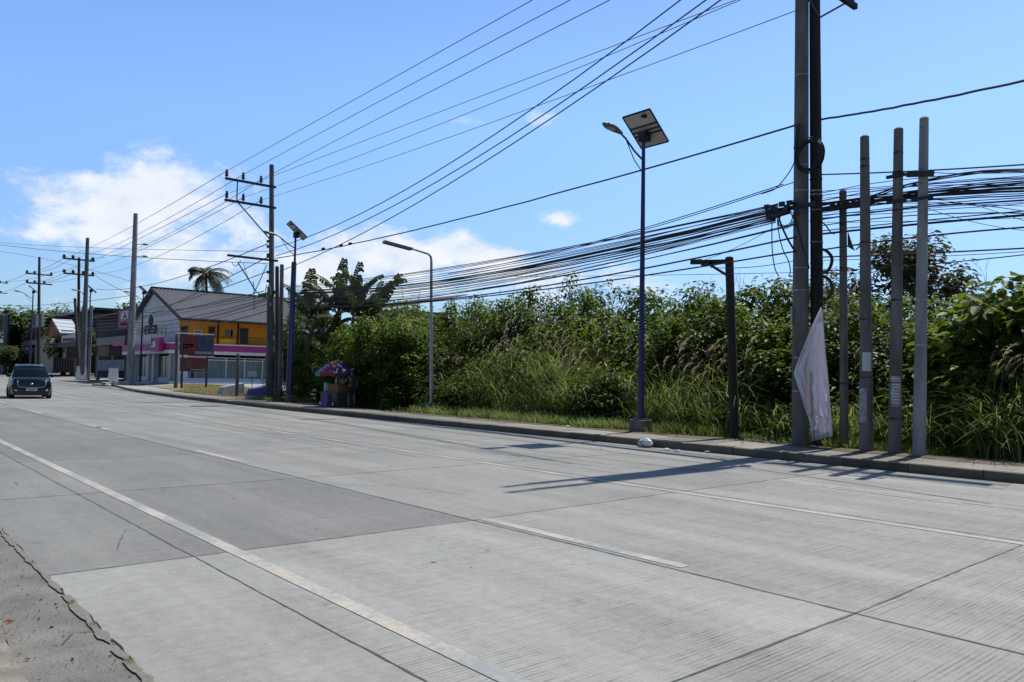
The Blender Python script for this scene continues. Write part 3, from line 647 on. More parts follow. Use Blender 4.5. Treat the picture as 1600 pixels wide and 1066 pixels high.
# pole B: two offset crossarms reaching over the road
YB = 17.9
pB, bB, tB = pole('utility_pole', 'grey concrete pole with two long crossarms reaching left, beside the yellow shop', 'utility pole', 424, 622, YB, 424.5, 258, .17, .125, 'pole')
XB = bB.x
arms = []
for (yl, yr, pxl) in ((277.5, 294, 352), (312, 325.5, 351)):
    a = PX(pxl, yl, XB-.2); b_ = PX(431, yr, XB-.2); z = (a.z+b_.z)/2
    arms.append((a.y, b_.y, z)); obj('crossarm', MB().bar((XB-.2, a.y, z), (XB-.2, b_.y, z), .1, .12), M['dark_steel'], pB)
    for px in (354, 380, 408): q = PX(px, yl+2, XB-.2); insulator(pB, (XB-.2, q.y, z+.06), .42, .085)
q0 = PX(371, 284, XB-.2); q1 = PX(371, 317, XB-.2); obj('brace', MB().bar(q0, (q0.x, q0.y, arms[1][2]), .05, .05), M['dark_steel'], pB)
e_ = on(bB, tB, 377, 0); obj('brace', MB().bar((q1.x, q1.y, arms[1][2]), e_, .05, .05), M['dark_steel'], pB)
a = PX(355, 410, XB-.2); b_ = PX(434, 408, XB-.2); obj('crossarm', MB().bar((XB-.2, a.y, b_.z), (XB-.2, b_.y, b_.z), .1, .11), M['dark_steel'], pB)
q1 = PX(372, 411, XB-.2); e2 = on(bB, tB, 462, 0); obj('brace', MB().bar(q1, PX(400, 455, XB-.2), .04, .05), M['dark_steel'], pB)
obj('brace', MB().bar(PX(417, 414, XB-.2), PX(397, 459, XB-.2), .035, .035), M['dark_steel'], pB)
for py in (378, 386, 399, 402, 426, 440):
    q = on(bB, tB, py, 0); obj('spool', MB().tube([(q.x, q.y-.22, q.z-.07), (q.x, q.y-.22, q.z+.07)], .07, 8), M['insulator'], pB)
q = on(bB, tB, 461, 0); obj('bracket', MB().bar((q.x-1.0, q.y-.25, q.z), (q.x+1.1, q.y-.25, q.z+.1), .09, .1), M['dark_steel'], pB)
for i in range(12): obj('clamp', MB().box(q.x-1+.17*i, q.x-.87+.17*i, q.y-.34, q.y-.24, q.z-.1+random.uniform(-.1, .1), q.z+.1), M['blacktrim'], pB)
GB = 'short bare poles clustered round the crossarm pole'
pole('bare_pole', 'brownish short pole just right of the pole with long crossarms', 'concrete pole', 433, 622, YB-.2, 433, 417, .12, .1, 'brown_steel', GB)
pole('bare_pole', 'grey short pole between the brownish one and the blue post', 'concrete pole', 437.5, 622, YB-.4, 440.5, 414, .13, .1, 'pole', GB)
pole('bare_pole', 'low grey pole at the left foot of the crossarm pole', 'concrete pole', 418, 623, YB-.5, 420.5, 448, .12, .1, 'pole', GB)
pole('blue_post', 'thick leaning blue steel post below the solar lamp at the pole cluster', 'post', 451, 622, 17.2, 459.5, 410, .16, .125, 'blue')

# far poles to the left
pF1, bF1, tF1 = pole('utility_pole', 'tall leaning whitish concrete pole with a heap of rubble at its foot', 'utility pole', 203, 596, 21.6, 212, 334, .36, .2, 'pole_light')
for py in (382, 400.5):
    q = on(bF1, tF1, py, 0); obj('lamp_arm', MB().tube([(q.x, q.y, q.z), (q.x+.5, q.y+.6, q.z)], .035, 6), M['lamp_grey'], pF1); obj('lamp_head', MB().ball((q.x+.62, q.y+.8, q.z+.02), .2, .3, .09), M['lamp_grey'], pF1, smooth=True)
pF2, bF2, tF2 = pole('utility_pole', 'bare concrete pole in front of the far pole with wide double crossarms', 'utility pole', 129.5, 585, 27.2, 137, 372, .42, .24, 'pole')
pF3, bF3, tF3 = pole('utility_pole', 'dark far pole with two wide crossarms and insulators, just left of a bare pole', 'utility pole', 122, 584, 28.5, 123.5, 403, .26, .2, 'wood_pole')
def farm(th, X, lst, m='dark_steel'):
    for (x0, x1, y, ins) in lst:
        a = PX(x0, y, X); b_ = PX(x1, y, X); z = (a.z+b_.z)/2
        obj('crossarm', MB().bar((X, a.y, z), (X, b_.y, z), .16, .24), M[m], th)
        for px in ins: q = PX(px, y, X); insulator(th, (X, q.y, z+.1), .5, .24)
farm(pF3, bF3.x+.3, [(98, 148, 406, (100, 114, 145)), (99, 147, 429, (100, 114, 130, 145))])
pF4, bF4, tF4 = pole('utility_pole', 'far dark pole with two pairs of crossarms above the dark car', 'utility pole', 60, 585, 30, 61.5, 402, .34, .22, 'wood_pole')
farm(pF4, bF4.x+.3, [(40, 82, 429, (42, 54, 80)), (41, 82, 443.5, (42, 54, 69))])
obj('transformer', MB().tube([PV(55.5, 511, 29), PV(55.5, 493, 29)], .62, 12), M['lamp_grey'], pF4, smooth=True)
obj('transformer', MB().tube([PV(64, 510, 29), PV(64, 491, 29)], .5, 12), M['lamp_grey'], pF4, smooth=True)
pole('bare_pole', 'short black pole leaning against the far pole with wide double crossarms', 'utility pole', 124.5, 584, 28, 117, 467, .3, .2, 'wood_pole')
pole('bare_pole', 'slim pale concrete pole right of the far blue solar lamp', 'concrete pole', 139, 583, 27, 143.5, 478, .2, .16, 'pole_light')
pole('bare_pole', 'broad bare concrete stump between the far crossarm pole and the tall bare pole', 'concrete pole', 127.5, 584, 28, 131, 478, .3, .26, 'pole')
pF5, bF5, tF5 = pole('utility_pole', 'farthest pole at the left picture edge, only its crossarm tips visible', 'utility pole', -8, 586, 34, -6, 420, .3, .2, 'wood_pole')
farm(pF5, bF5.x, [(-22, 13, 441.5, (0, 10)), (-22, 12, 457.5, (1,))])

# ------------------------------------------------------------------ lines
T_ = 'thin black telecom line in the sagging bundle left of the twin poles'
# the dense bundle: left anchors at cluster B, right anchors at the bracket
bund = [((452,447),(700,418),(1215,320),.016),((452,449),(700,420),(1215,322),.016),((452,450),(700,422),(1240,313),.012),((452,452),(700,427),(1240,318),.012),((452,455),(700,433),(1212,328),.012),
        ((450,457),(700,437),(1212,330),.026),((450,459),(700,439.5),(1212,331),.022),((450,460),(700,442),(1214,334),.014),((450,461),(700,446),(1214,337),.018),((450,463),(700,448),(1212,341),.022),
        ((450,464),(700,452),(1212,344),.012),((450,466),(700,455),(1212,339),.01),((450,468),(700,460),(1212,343),.018),((450,462),(760,432),(1210,336),.008),((450,458),(800,428),(1210,342),.008),
        ((450,454),(800,420),(1212,326),.014),((450,456),(850,418),(1212,333),.012),((450,465),(850,427),(1212,347),.01),((450,453),(900,396),(1225,318),.012),((450,460),(900,402),(1212,335),.016),
        ((450,467),(700,458),(1243,352),.012),((450,467),(900,421),(1212,348),.008),((450,459),(620,448),(1212,345),.02),((450,455),(620,441),(1215,324),.014)]
for (a, m_, b_, rd) in bund:
    cable(a, m_, b_, YB-.35, YA-.3, rd*.85, T_, GR['tel'], n=12, wav=.012)
cable((450, 470), (1005, 406), (1243, 350), YB-.3, YA-.2, .016, 'lone black line running just below the telecom bundle left of the twin poles')
cable((450, 476), (1005, 420), (1243, 371), YB-.3, YA-.2, .022, 'thick black line crossing above the short pole toward the thick pale pole')
cable((450, 480), (1005, 431), (1243, 393), YB-.3, YA-.2, .02, 'black line passing over the side arm of the short pole')
cable((1110, 436-18), None, (1243, 407), 16.6, YA-.1, .009, 'thin line between the short pole and the thick pale pole, beneath the thicker ones', m='cable_grey')
cable((800, 432), (1005, 430.5), (1243, 426), 17.4, YA, .007, 'lowest hair-thin line just above the hedge left of the twin poles', m='cable_grey')
cable((700, 428), (1005, 357), (1224, 288), YB-.3, YA-.2, .013, 'upper thin line joining the twin poles below the coil, from the left')
cable((760, 417), (1005, 360), (1243, 284), YB-.6, YA-.1, .012, 'second thin line meeting the twin poles just below the coil')
cable((1085, 411), None, (1205, 358), 16.6, YA-.3, .007, 'thin slanting drop line between the short pole and the telecom bundle', m='cable_grey')
# right of the twin poles
TR = 'black telecom line running from the twin poles past the bare poles to the right edge'
right = [((1283,314),(1440,290),(1600,278),.013),((1283,318),(1440,298),(1600,283),.014),((1283,320),(1440,301),(1600,286),.02),((1283,326),(1440,306),(1600,294),.03),((1283,329),(1440,308),(1600,299),.022),
         ((1283,333),(1440,312),(1600,303),.01),((1283,322),(1440,296),(1600,280),.01),((1283,338),(1440,321),(1600,309),.01),((1283,343),(1440,324),(1600,313),.018),((1320,324),(1440,283),(1600,265),.02),
         ((1320,328),(1440,286),(1600,268),.014),((1283,302),(1400,282),(1600,270),.009),((1290,330),(1440,316),(1600,330),.008),((1283,306),(1440,291),(1600,290),.009),((1300,334),(1440,311),(1600,345),.006)]
right += [((1283,310),(1440,300),(1600,296),.006),((1283,316),(1440,318),(1600,322),.006),((1283,341),(1440,330),(1600,318),.008),((1283,336),(1440,326),(1600,316),.006),((1283,348),(1440,345),(1600,341),.006),((1283,299),(1440,287),(1600,275),.008),((1283,325),(1440,303),(1600,289),.012),((1283,331),(1440,314),(1600,306),.014)]
for (a, m_, b_, rd) in right: cable(a, m_, b_, YA, 16.4, rd, TR, 'telecom lines right of the twin poles', n=10, wav=.008)
cable((1283, 273), (1440, 267), (1620, 256), YA, 16.2, .016, 'topmost twisted line right of the twin poles, tied just below the coil')
cable((1440, 268), None, (1620, 262), 16.1, 16.3, .009, 'short thin line under the topmost one, starting at the tallest bare pole')
cable((1283, 353), (1440, 336), (1620, 334), YA, 16.3, .012, 'black line below the telecom lines right of the twin poles, meeting the sagging pair')
cable((1283, 366), (1440, 350), (1620, 335), YA, 16.3, .024, 'thick black cable in the clear sky strip below the telecom lines at the right')
cable((1283, 361), (1440, 345), (1620, 328), YA, 16.3, .012, 'thin black line lying just above the thick cable at the right')
cable((1283, 391), (1440, 370), (1620, 354), YA, 16.3, .018, 'black cable crossing just above the sparse tree crown at the right')
cable((1283, 402), (1440, 396), (1620, 387), YA, 16.3, .016, 'black cable passing through the sparse tree crown at the right')
cable((1283, 407), (1440, 402), (1620, 392), YA, 16.3, .007, 'hair-thin wire below the cable that passes through the sparse tree crown', m='cable_grey')
cable((1283, 424), (1440, 414), (1620, 396), YA, 16.3, .011, 'lowest black line at the right, crossing below the middle of the sparse tree')
cable((1450, 326), None, (1620, 362), 16.1, 16.3, .006, 'thin wire falling to the right from the tallest bare pole', m='cable_grey')
# six high wires, three from each crossarm
def insY(px, y): return PX(px, y, XB-.2).y
hv = [((353,268),(600,130),(832,0),354,'topmost'),((380,273),(620,144),(891,0),380,'second'),((408,281),(650,155),(953,0),408,'third')]
for (a, m_, b_, ip, w_) in hv:
    cable(a, m_, b_, insY(ip, 280), 13.9, .012, '%s thin wire from the upper crossarm insulators to the picture top' % w_, GR['hv'], m='cable_grey')
hv2 = [((353,304),(800,132),(1150,0),354,'upper'),((380,309),(800,149),(1190,-14),380,'middle'),((408,313),(800,180),(1262,10),408,'lower')]
for (a, m_, b_, ip, w_) in hv2:
    cable(a, m_, b_, insY(ip, 310), 15.6, .010, '%s thin wire rising right from the lower crossarm insulators' % w_, GR['hv'], m='cable_grey')
# and on to the left, fanning down to the far poles
fan = [((353,268),(240,335),(100,403),354),((380,273),(260,343),(114,403),380),((408,281),(290,352),(145,403),408),((353,304),(240,362),(100,427),354),((380,309),(260,372),(114,427),380),((408,313),(290,380),(145,427),408)]
names6 = ['outermost upper', 'middle upper', 'inner upper', 'outermost lower', 'middle lower', 'inner lower']
for (a, m_, b_, ip), w_ in zip(fan, names6):
    P1 = PX(b_[0], b_[1], bF3.x+.3)
    cable(a, m_, tuple(P1), insY(ip, 290), 0, .017, '%s wire fanning down from the crossarm pole to the far pole at left' % w_, 'far power wires above the shops', m='cable_grey')
for k, (x0, y0, x1, y1) in enumerate([(100,403,42,427),(114,403,54,427),(145,403,80,427),(100,427,42,441),(114,427,54,441),(145,427,69,441)]):
    cable(tuple(PX(x0, y0, bF3.x+.3)), ((x0+x1)/2, (y0+y1)/2+4), tuple(PX(x1, y1, bF4.x+.3)), 0, 0, .03, 'thin far wire between the two far poles with crossarms', 'wires between the far crossarm poles', m='cable_grey')
for k, (x0, y0, x1, y1) in enumerate([(42,427,0,440),(80,427,10,440),(42,441,1,456)]):
    cable(tuple(PX(x0, y0, bF4.x+.3)), ((x0+x1)/2, (y0+y1)/2+3), tuple(PX(x1, y1, bF5.x)), 0, 0, .035, 'thin far wire leaving the picture at the left edge behind the far pole', 'wires leaving at the left edge', m='cable_grey')
# three black service mains from pole B over the road to the twin poles
lo = [((430,387),(574,329),(1066,-2),17.7,16.0,'highest'),((431,400),(600,330),(1106,-2),17.7,15.8,'middle'),((437,424),(632,329),(1129,-2),17.6,15.6,'lowest')]
for (a, m_, b_, y0, y1, w_) in lo: cable(a, m_, b_, y0, y1, .019, '%s of three black cables climbing from the crossarm pole to the picture top' % w_, GR['low'])
cable((430, 404), (700, 347), (1243, 196), 17.7, YA-.15, .024, 'long twisted black cable from the crossarm pole under the solar panel to the twin poles', wav=.01, n=26)
cable((1283, 187), (1440, 160), (1620, 122), YA-.1, 15.0, .024, 'twisted black cable rising to the right edge above all other lines', wav=.008, n=20)
for px, py in ((505, 389), (533, 384), (547, 381)):
    q = PV(px, py, 17.3); tag(obj('cable_splice', MB().ball(q, .17, .06, .07), M['blacktrim'], smooth=True), 'black splice lump on the twisted cable right of the crossarm pole', 'cable splice', 'splice lumps on the twisted cable')
# lines left of pole B
lf = [((418,381),(360,405),(150,452),17.9,24,'rising line from the crossarm pole down to the shop gable'),((418,402),(360,432),(215,500),17.9,21.6,'steeper line from the crossarm pole across the grey roof'),((416,425),(360,446),(225,486),17.9,22,'lower line from the crossarm pole across the grey roof ridge')]
for a, m_, b_, y0, y1, w_ in lf: cable(a, m_, b_, y0, y1, .026, 'black '+w_)
cable((-20, 378), (200, 389), (418, 393), 12, 17.9, .014, 'thin nearly level wire crossing the cloud left of the crossarm pole', m='cable_grey')
cable((-20, 380), (120, 395), (418, 412), 10, 17.8, .018, 'thicker wire sagging from the left edge to the crossarm pole')
cable((-20, 391), (60, 403), (205, 440), 14, 21.6, .018, 'wire from the left edge down to the tall leaning whitish pole')
cable((-20, 474), (60, 477), (205, 462), 28, 21.8, .03, 'low far wire level behind the far lamps at the left', m='cable_grey')
cable((148, 430), (178, 448), (205, 462), 28, 21.8, .03, 'wire from the far crossarm pole to the tall leaning whitish pole', m='cable_grey')
# lower telecom strands across the shop facade
for k, (a, m_, b_) in enumerate([((205,500),(330,480),(418,462)),((205,505),(330,489),(418,466)),((205,512),(320,498),(418,470)),((205,490),(320,478),(418,459)),((205,516),(320,503),(418,475)),((205,497),(330,474),(412,455)),
                                ((205,508),(330,494),(418,468)),((205,521),(330,509),(418,486))]):
    cable(a, m_, b_, 21.3, YB-.4, .028 if k % 2 else .02, 'black telecom strand crossing in front of the yellow and white shop', 'telecom strands in front of the shop', n=10, wav=.02)
for k in range(6):
    cable((60, 480+6*k), (130, 492+5*k), (205, 488+5*k), 29, 21.5, .03, 'black telecom strand between the far poles left of the shop', 'telecom strands left of the shop', n=8)
for k, pts in enumerate([[(417, 445), (415, 455), (417, 466), (423, 478)], [(380, 411), (388, 435), (400, 455), (418, 468)], [(362, 350+60), (368, 416), (376, 408)], [(396, 440), (397, 470), (397, 484)]]):
    cpath('cable', ['short drooping loop at the telecom bracket of the crossarm pole', 'slack cable falling from the low crossarm to the telecom bracket', 'tiny jumper loop at the left tip of the low crossarm', 'thin lead dangling in front of the grey roof'][k], pts, 17.4, .022)

# ------------------------------------------------------------------ solar street lamps
def make_solar():
    th = thing('solar_street_lamp', '', 'street lamp', (0, 0, 0), 'blue solar street lamps along the kerb')
    obj('footing', MB().box(-.22, .22, -.22, .22, -.15, .36), M['pole'], th, bevel=.02)
    obj('base_plate', MB().box(-.17, .17, -.17, .17, .36, .39), M['blue'], th)
    obj('pole', MB().tube([(0, 0, .39), (0, 0, 3), (.0, 0, 7.9)], [.085, .075, .048], 14), M['blue'], th, smooth=True)
    # panel tilted 42 deg toward +Y
    t = math.radians(41); uy = Vector((0, math.cos(t), -math.sin(t))); uz = Vector((0, math.sin(t), math.cos(t))); ux = Vector((1, 0, 0)); c = Vector((0.02, .05, 8.22))
    def slab(hx, hy, z0, z1, mb=None):
        mb = mb or MB(); vs = [c+ux*a*hx+uy*b_*hy+uz*z for z in (z0, z1) for a, b_ in ((-1,-1),(1,-1),(1,1),(-1,1))]
        return mb.add(vs, [(0,3,2,1),(4,5,6,7),(0,1,5,4),(1,2,6,5),(2,3,7,6),(3,0,4,7)])
    pn = obj('solar_panel', slab(.46, .52, .0, .012), M['panel_back'], th)
    obj('cells', slab(.455, .515, .014, .02), M['panel_face'], pn)
    fr = MB()
    for s in (-1, 1):
        for (a0, a1) in (((s*.47, -.53), (s*.47, .53)), ((-.47, s*.53), (.47, s*.53))):
            p = c+ux*a0[0]+uy*a0[1]; q = c+ux*a1[0]+uy*a1[1]; fr.bar(p, q, .025, .045)
    obj('panel_frame', fr, M['frame_dark'], pn)
    rl = MB()
    for s in (-.12, .02, .14): rl.bar(c+uy*s-ux*.46-uz*.03, c+uy*s+ux*.46-uz*.03, .03, .03)
    obj('rails', rl, M['frame_dark'], pn)
    obj('junction_box', MB().box(.18, .3, -.34, -.22, 8.42, 8.48), M['frame_dark'], pn)
    obj('battery_box', MB().box(-.13, .13, -.1, .16, 7.88, 8.14), M['frame_dark'], th, bevel=.02)
    obj('arm', MB().tube([(0, 0, 7.35), (-.02, -.35, 7.55), (-.03, -.7, 7.82), (-.04, -.95, 7.95)], .026, 8), M['blue'], th, smooth=True)
    obj('stay', MB().tube([(0, 0, 7.0), (-.02, -.35, 7.3), (-.03, -.66, 7.76)], .014, 6), M['blue'], th, smooth=True)
    # flat cobra head
    secs = []
    for (y, w, h, dz) in ((-.85, .05, .04, 0), (-.98, .09, .05, .02), (-1.15, .15, .06, .05), (-1.35, .16, .055, .085), (-1.5, .1, .035, .11), (-1.56, .03, .015, .12)):
        secs.append([Vector((-.04+w*math.cos(k*math.pi/6), y, 7.93+dz+h*math.sin(k*math.pi/6))) for k in range(12)])
    hd = obj('lamp_head', MB().loft(secs), M['lamp_grey'], th, smooth=True)
    obj('lens', MB().ball((-.04, -1.24, 7.955), .11, .2, .03), M['lamp_lens'], hd, smooth=True)
    obj('label_plate', MB().box(-.05, .05, -.095, -.08, 1.5, 1.75), M['dark_steel'], th)
    return th
sol = make_solar()
sites = [((1001, 672), 16.3, 1.0, 'large blue solar street lamp standing before the reeds, nearest of its kind'),
         ((454, 622), 17.0, 1.04, 'blue solar street lamp rising from the pole cluster by the banana plants'),
         ((219, 588), 23.2, 1.16, 'blue solar street lamp in front of the white gable wall of the shop'),
         ((136, 584), 29, 1.7, 'small far blue solar street lamp behind the bare concrete pole'),
         ((46, 584), 27, 2.0, 'farthest solar street lamp with silver pole, above the dark car'),
         ((6, 584), 32, 2.0, 'solar street lamp cut by the left picture edge, head above dark trees')]
for i, (p, Y, s, lab) in enumerate(sites):
    o = sol if i == 0 else copy_tree(sol)
    b_ = PV(p[0], p[1], Y); o.location = (b_.x, Y, gz(b_.x, Y)); o.scale = (s, s, s); o['label'] = lab
    if i: o.rotation_euler.z = math.radians([0, -14, -6, -10, -12, -8][i])
# grey gooseneck street lamp
YL = 17.4; b_, t_ = base_top(673.5, 640, YL, 674, 408)
th = thing('street_lamp', 'grey gooseneck street lamp with a flat led bar head, in front of the dark hedge', 'street lamp', b_)
obj('footing', MB().box(b_.x-.22, b_.x+.22, YL-.22, YL+.22, b_.z-.1, b_.z+.4), M['pole'], th, bevel=.02)
P = [b_+Vector((0, 0, .4)), b_.lerp(t_, .5), t_]+[PV(a, c_, YL-d) for a, c_, d in ((673, 401, .05), (669, 397, .2), (660, 394, .5), (650, 391, .9), (640, 388, 1.2))]
obj('pole', MB().tube(P, [.075, .065, .05, .045, .04, .04, .035, .035], 12), M['galv'], th, smooth=True)
hq0, hq1 = PV(643, 390, YL-1.15), PV(600, 378.5, YL-2.3)
obj('led_bar', MB().bar(hq0, hq1, .3, .07), M['lamp_grey'], th, bevel=.01)
mbx = MB().bar(hq0+Vector((0, 0, .045)), hq1+Vector((0, 0, .045)), .2, .03); obj('solar_strip', mbx, M['panel_face'], th)

# ------------------------------------------------------------------ the yellow and white shop
XF = -79.0; YG = 24.8; XW = XF-14.8; YE = YG+17
z0 = .38; ZE = 6.9; ZR = 10.2
shop = thing('shop_building', 'two storey shop with white gable, yellow upper floor, magenta band and grey sheet roof', 'shop', (XF, YG, z0))
def bx(name, x0, x1, y0, y1, a, b_, m, par=None, bevel=0): return obj(name, MB().box(min(x0, x1), max(x0, x1), min(y0, y1), max(y0, y1), min(a, b_), max(a, b_)), M[m], par or shop, bevel=bevel)
def rectF(px0, py0, px1, py1, X):   # rectangle in the plane X seen between two pixels
    a = PX(px0, py0, X); b_ = PX(px1, py1, X); return min(a.y, b_.y), max(a.y, b_.y), min(a.z, b_.z), max(a.z, b_.z)
def rectG(px0, py0, px1, py1, Y):
    a = PV(px0, py0, Y); b_ = PV(px1, py1, Y); return min(a.x, b_.x), max(a.x, b_.x), min(a.z, b_.z), max(a.z, b_.z)
# gable wall (faces the road) as a polygon slab, upper part
xm = (XF+XW)/2
def slabY(poly, y0, y1):
    n = len(poly); vs = [(x, y0, z) for x, z in poly]+[(x, y1, z) for x, z in poly]
    return MB().add(vs, [tuple(range(n)), tuple(range(2*n-1, n-1, -1))]+[(i, i+n, (i+1) % n+n, (i+1) % n) for i in range(n)])
obj('gable_wall', slabY([(XF, 3.5), (XF, ZE+.45), (xm, ZR-.25), (XW, ZE-.15), (XW, 3.5)], YG, YG+.25), M['siding'], shop)
bx('trim_line', XW, XF, YG-.02, YG-.003, 7.25, 7.32, 'white', shop)
# lower gable front: piers, dark recess, glass
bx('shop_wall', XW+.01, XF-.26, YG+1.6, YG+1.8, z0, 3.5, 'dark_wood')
for x in (XF-.3, XF-1.9, XF-7.4, XF-9.2, XW+.3): bx('pier', x-.28, x+.28, YG, YG+.5, z0-.1, 3.5, 'white')
for (x0, x1) in ((XF-6.9, XF-2.3), (XF-14, XF-9.6)):
    wd = bx('shop_window', x0, x1, YG+.45, YG+.5, z0+.6, 3.1, 'glass_dark')
    fr = MB()
    for k in range(5): x = x0+(x1-x0)*k/4; fr.box(x-.04, x+.04, YG+.4, YG+.44, z0+.6, 3.1)
    obj('window_frame', fr, M['white_paint'], wd)
    bx('window_base', x0, x1, YG+.42, YG+.6, z0-.1, z0+.58, 'white')
dr = bx('door', XF-9.0, XF-7.7, YG+.5, YG+.56, z0, 2.9, 'blacktrim'); bx('handle', XF-7.9, XF-7.86, YG+.44, YG+.49, 1.3, 1.8, 'chrome', dr)
# east wall, facing along the road toward the camera
bx('upper_wall', XF-.25, XF, YG+.26, YE, 3.5, ZE+.42, 'yellow')
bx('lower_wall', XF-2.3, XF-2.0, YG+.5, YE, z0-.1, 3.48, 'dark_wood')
bx('end_wall', XW, XF, YE, YE+.25, z0-.1, ZE-.1, 'yellow')
bx('back_wall', XW, XW+.25, YG+.26, YE-.01, z0-.1, ZE-.1, 'siding')
# balcony slab with the magenta band and white edges
bd = bx('fascia_band', XF+.02, XF+1.0, YG-.95, YE, 3.62, 4.22, 'magenta'); bx('band_trim', XF+.015, XF+1.04, YG-.98, YE, 4.225, 4.34, 'white_paint', bd)
bx('band_trim', XF+.015, XF+.9, YG-.9, YE, 3.3, 3.61, 'white', bd)
bd2 = bx('fascia_band', XW-.4, XF+.015, YG-1.0, YG-.02, 3.62, 4.3, 'magenta'); bx('band_trim', XW-.4, XF+.012, YG-1.0, YG-.03, 3.3, 3.61, 'white', bd2)
# lower glazed front on the east side
gf = bx('shop_front', XF-.35, XF-.3, YG+1.2, YE, .95, 2.75, 'glass_shop'); mu = MB()
for k in range(9): y = YG+1.2+k*1.9; mu.box(XF-.3, XF-.22, y-.05, y+.05, .95, 2.95)
mu.box(XF-.3, XF-.24, YG+1.2, YE, 2.72, 2.82); obj('mullions', mu, M['white_paint'], gf)
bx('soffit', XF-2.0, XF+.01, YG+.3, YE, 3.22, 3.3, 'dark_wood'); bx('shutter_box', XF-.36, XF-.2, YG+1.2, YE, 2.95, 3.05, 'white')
bx('window_base', XF-.4, XF-.12, YG+1.2, YE, z0-.1, .93, 'white')
bx('corner_pier', XF-.28, XF+.0, YG+.55, YG+1.15, z0-.1, 3.29, 'white')
# white front terrace edge
tag(bx('terrace_edge', XF+2.0, XF+2.4, YG-2.5, YE+1, .1, .62, 'white_paint', None) if False else obj('terrace_edge', MB().box(XF+2.0, XF+2.3, YG-1.2, YE, .2, .62), M['white_paint']), 'low white concrete edge running along the foot of the yellow shop', 'low wall')
# upper openings
for (p0, m) in (((283, 511, 292, 534), 'blacktrim'), ((326, 512, 335, 534), 'blacktrim'), ((375, 514, 387, 538), 'blacktrim')):
    y0, y1, a, b_ = rectF(*p0, XF); d = bx('door', XF+.003, XF+.05, y0, y1, max(a, 4.35), b_, m); bx('door_frame', XF+.002, XF+.03, y0-.12, y1+.12, b_, b_+.12, 'rust', d)
y0, y1, a, b_ = rectF(303, 515, 315, 527, XF); w_ = bx('window', XF+.003, XF+.06, y0, y1, a, b_, 'white_paint')
for i in range(2):
    for j in range(2): bx('pane', XF+.062, XF+.07, y0+.12+(y1-y0-.16)*i/2, y0+.12+(y1-y0-.16)*(i+.8)/2, a+.12+(b_-a-.16)*j/2, a+.12+(b_-a-.16)*(j+.8)/2, 'glass_dark', w_)
y0, y1, a, b_ = rectF(352, 515, 363, 527, XF); bx('window', XF+.003, XF+.06, y0, y1, a, b_, 'glass_dark')
# posts and railing of the balcony
for py_ in (372, 341): y = PX(py_, 520, XF+.9).y; bx('balcony_post', XF+.8, XF+.95, y-.08, y+.08, 4.34, ZE, 'dark_wood')
rl = MB(); rl.box(XF+.84, XF+.88, YG+6, YE, 5.1, 5.16); rl.box(XF+.85, XF+.87, YG+6, YE, 4.45, 4.48)
for k in range(56): y = YG+6+k*.196; rl.box(XF+.85, XF+.87, y-.01, y+.01, 4.48, 5.1)
obj('railing', rl, M['dark_steel'], shop)
bx('balcony_wall', XF+.7, XF+.8, YG+.3, YG+5.9, 4.345, 4.9, 'yellow')
# gable windows, round sign, letter row
for p in ((215, 514, 223, 526), (247.5, 512, 259, 525)):
    x0, x1, a, b_ = rectG(*p, YG); w_ = bx('window', x0, x1, YG-.05, YG-.003, a, b_, 'glass_dark')
    f = MB(); 
    for k in range(3): x = x0+(x1-x0)*k/2; f.box(x-.05, x+.05, YG-.08, YG-.052, a, b_)
    f.box(x0, x1, YG-.09, YG-.052, b_, b_+.1); f.box(x0, x1, YG-.09, YG-.052, a-.1, a); obj('window_frame', f, M['white_paint'], w_)
c = PV(236.5, 502, YG); obj('round_emblem', MB().tube([(c.x, YG-.12, c.z), (c.x, YG-.003, c.z)], .62, 20), M['dark_steel'], shop); 
obj('emblem_ring', MB().tube([(c.x+.42*math.cos(k*math.pi/8), YG-.14, c.z+.42*math.sin(k*math.pi/8)) for k in range(17)], .045, 5), M['lamp_grey'], shop)
M['letter'] = mat('sign_letters', (.2, .05, .03), .6)
lt = MB(); r = random.Random(4)
glyph = {'H': [(0,0,0,1),(1,0,1,1),(0,.5,1,.5)], 'E': [(0,0,0,1),(0,0,1,0),(0,.5,.8,.5),(0,1,1,1)], 'A': [(0,0,.5,1),(.5,1,1,0),(.2,.4,.8,.4)], 'D': [(0,0,0,1),(0,1,.8,.8),(.8,.8,.8,.2),(.8,.2,0,0)],
         'S': [(0,0,1,0),(1,0,1,.5),(1,.5,0,.5),(0,.5,0,1),(0,1,1,1)], 'N': [(0,0,0,1),(0,1,1,0),(1,0,1,1)], 'I': [(.5,0,.5,1)], 'C': [(1,0,0,0),(0,0,0,1),(0,1,1,1)], 'F': [(0,0,0,1),(0,1,1,1),(0,.5,.8,.5)], 'T': [(.5,0,.5,1),(0,1,1,1)], 'L': [(0,0,0,1),(0,0,1,0)], 'O': [(0,0,1,0),(1,0,1,1),(1,1,0,1),(0,1,0,0)], 'R': [(0,0,0,1),(0,1,1,1),(1,1,1,.5),(1,.5,0,.5),(.4,.5,1,0)], 'M': [(0,0,0,1),(0,1,.5,.4),(.5,.4,1,1),(1,1,1,0)], 'B': [(0,0,0,1),(0,1,1,.9),(1,.9,.2,.5),(.2,.5,1,.2),(1,.2,0,0)]}
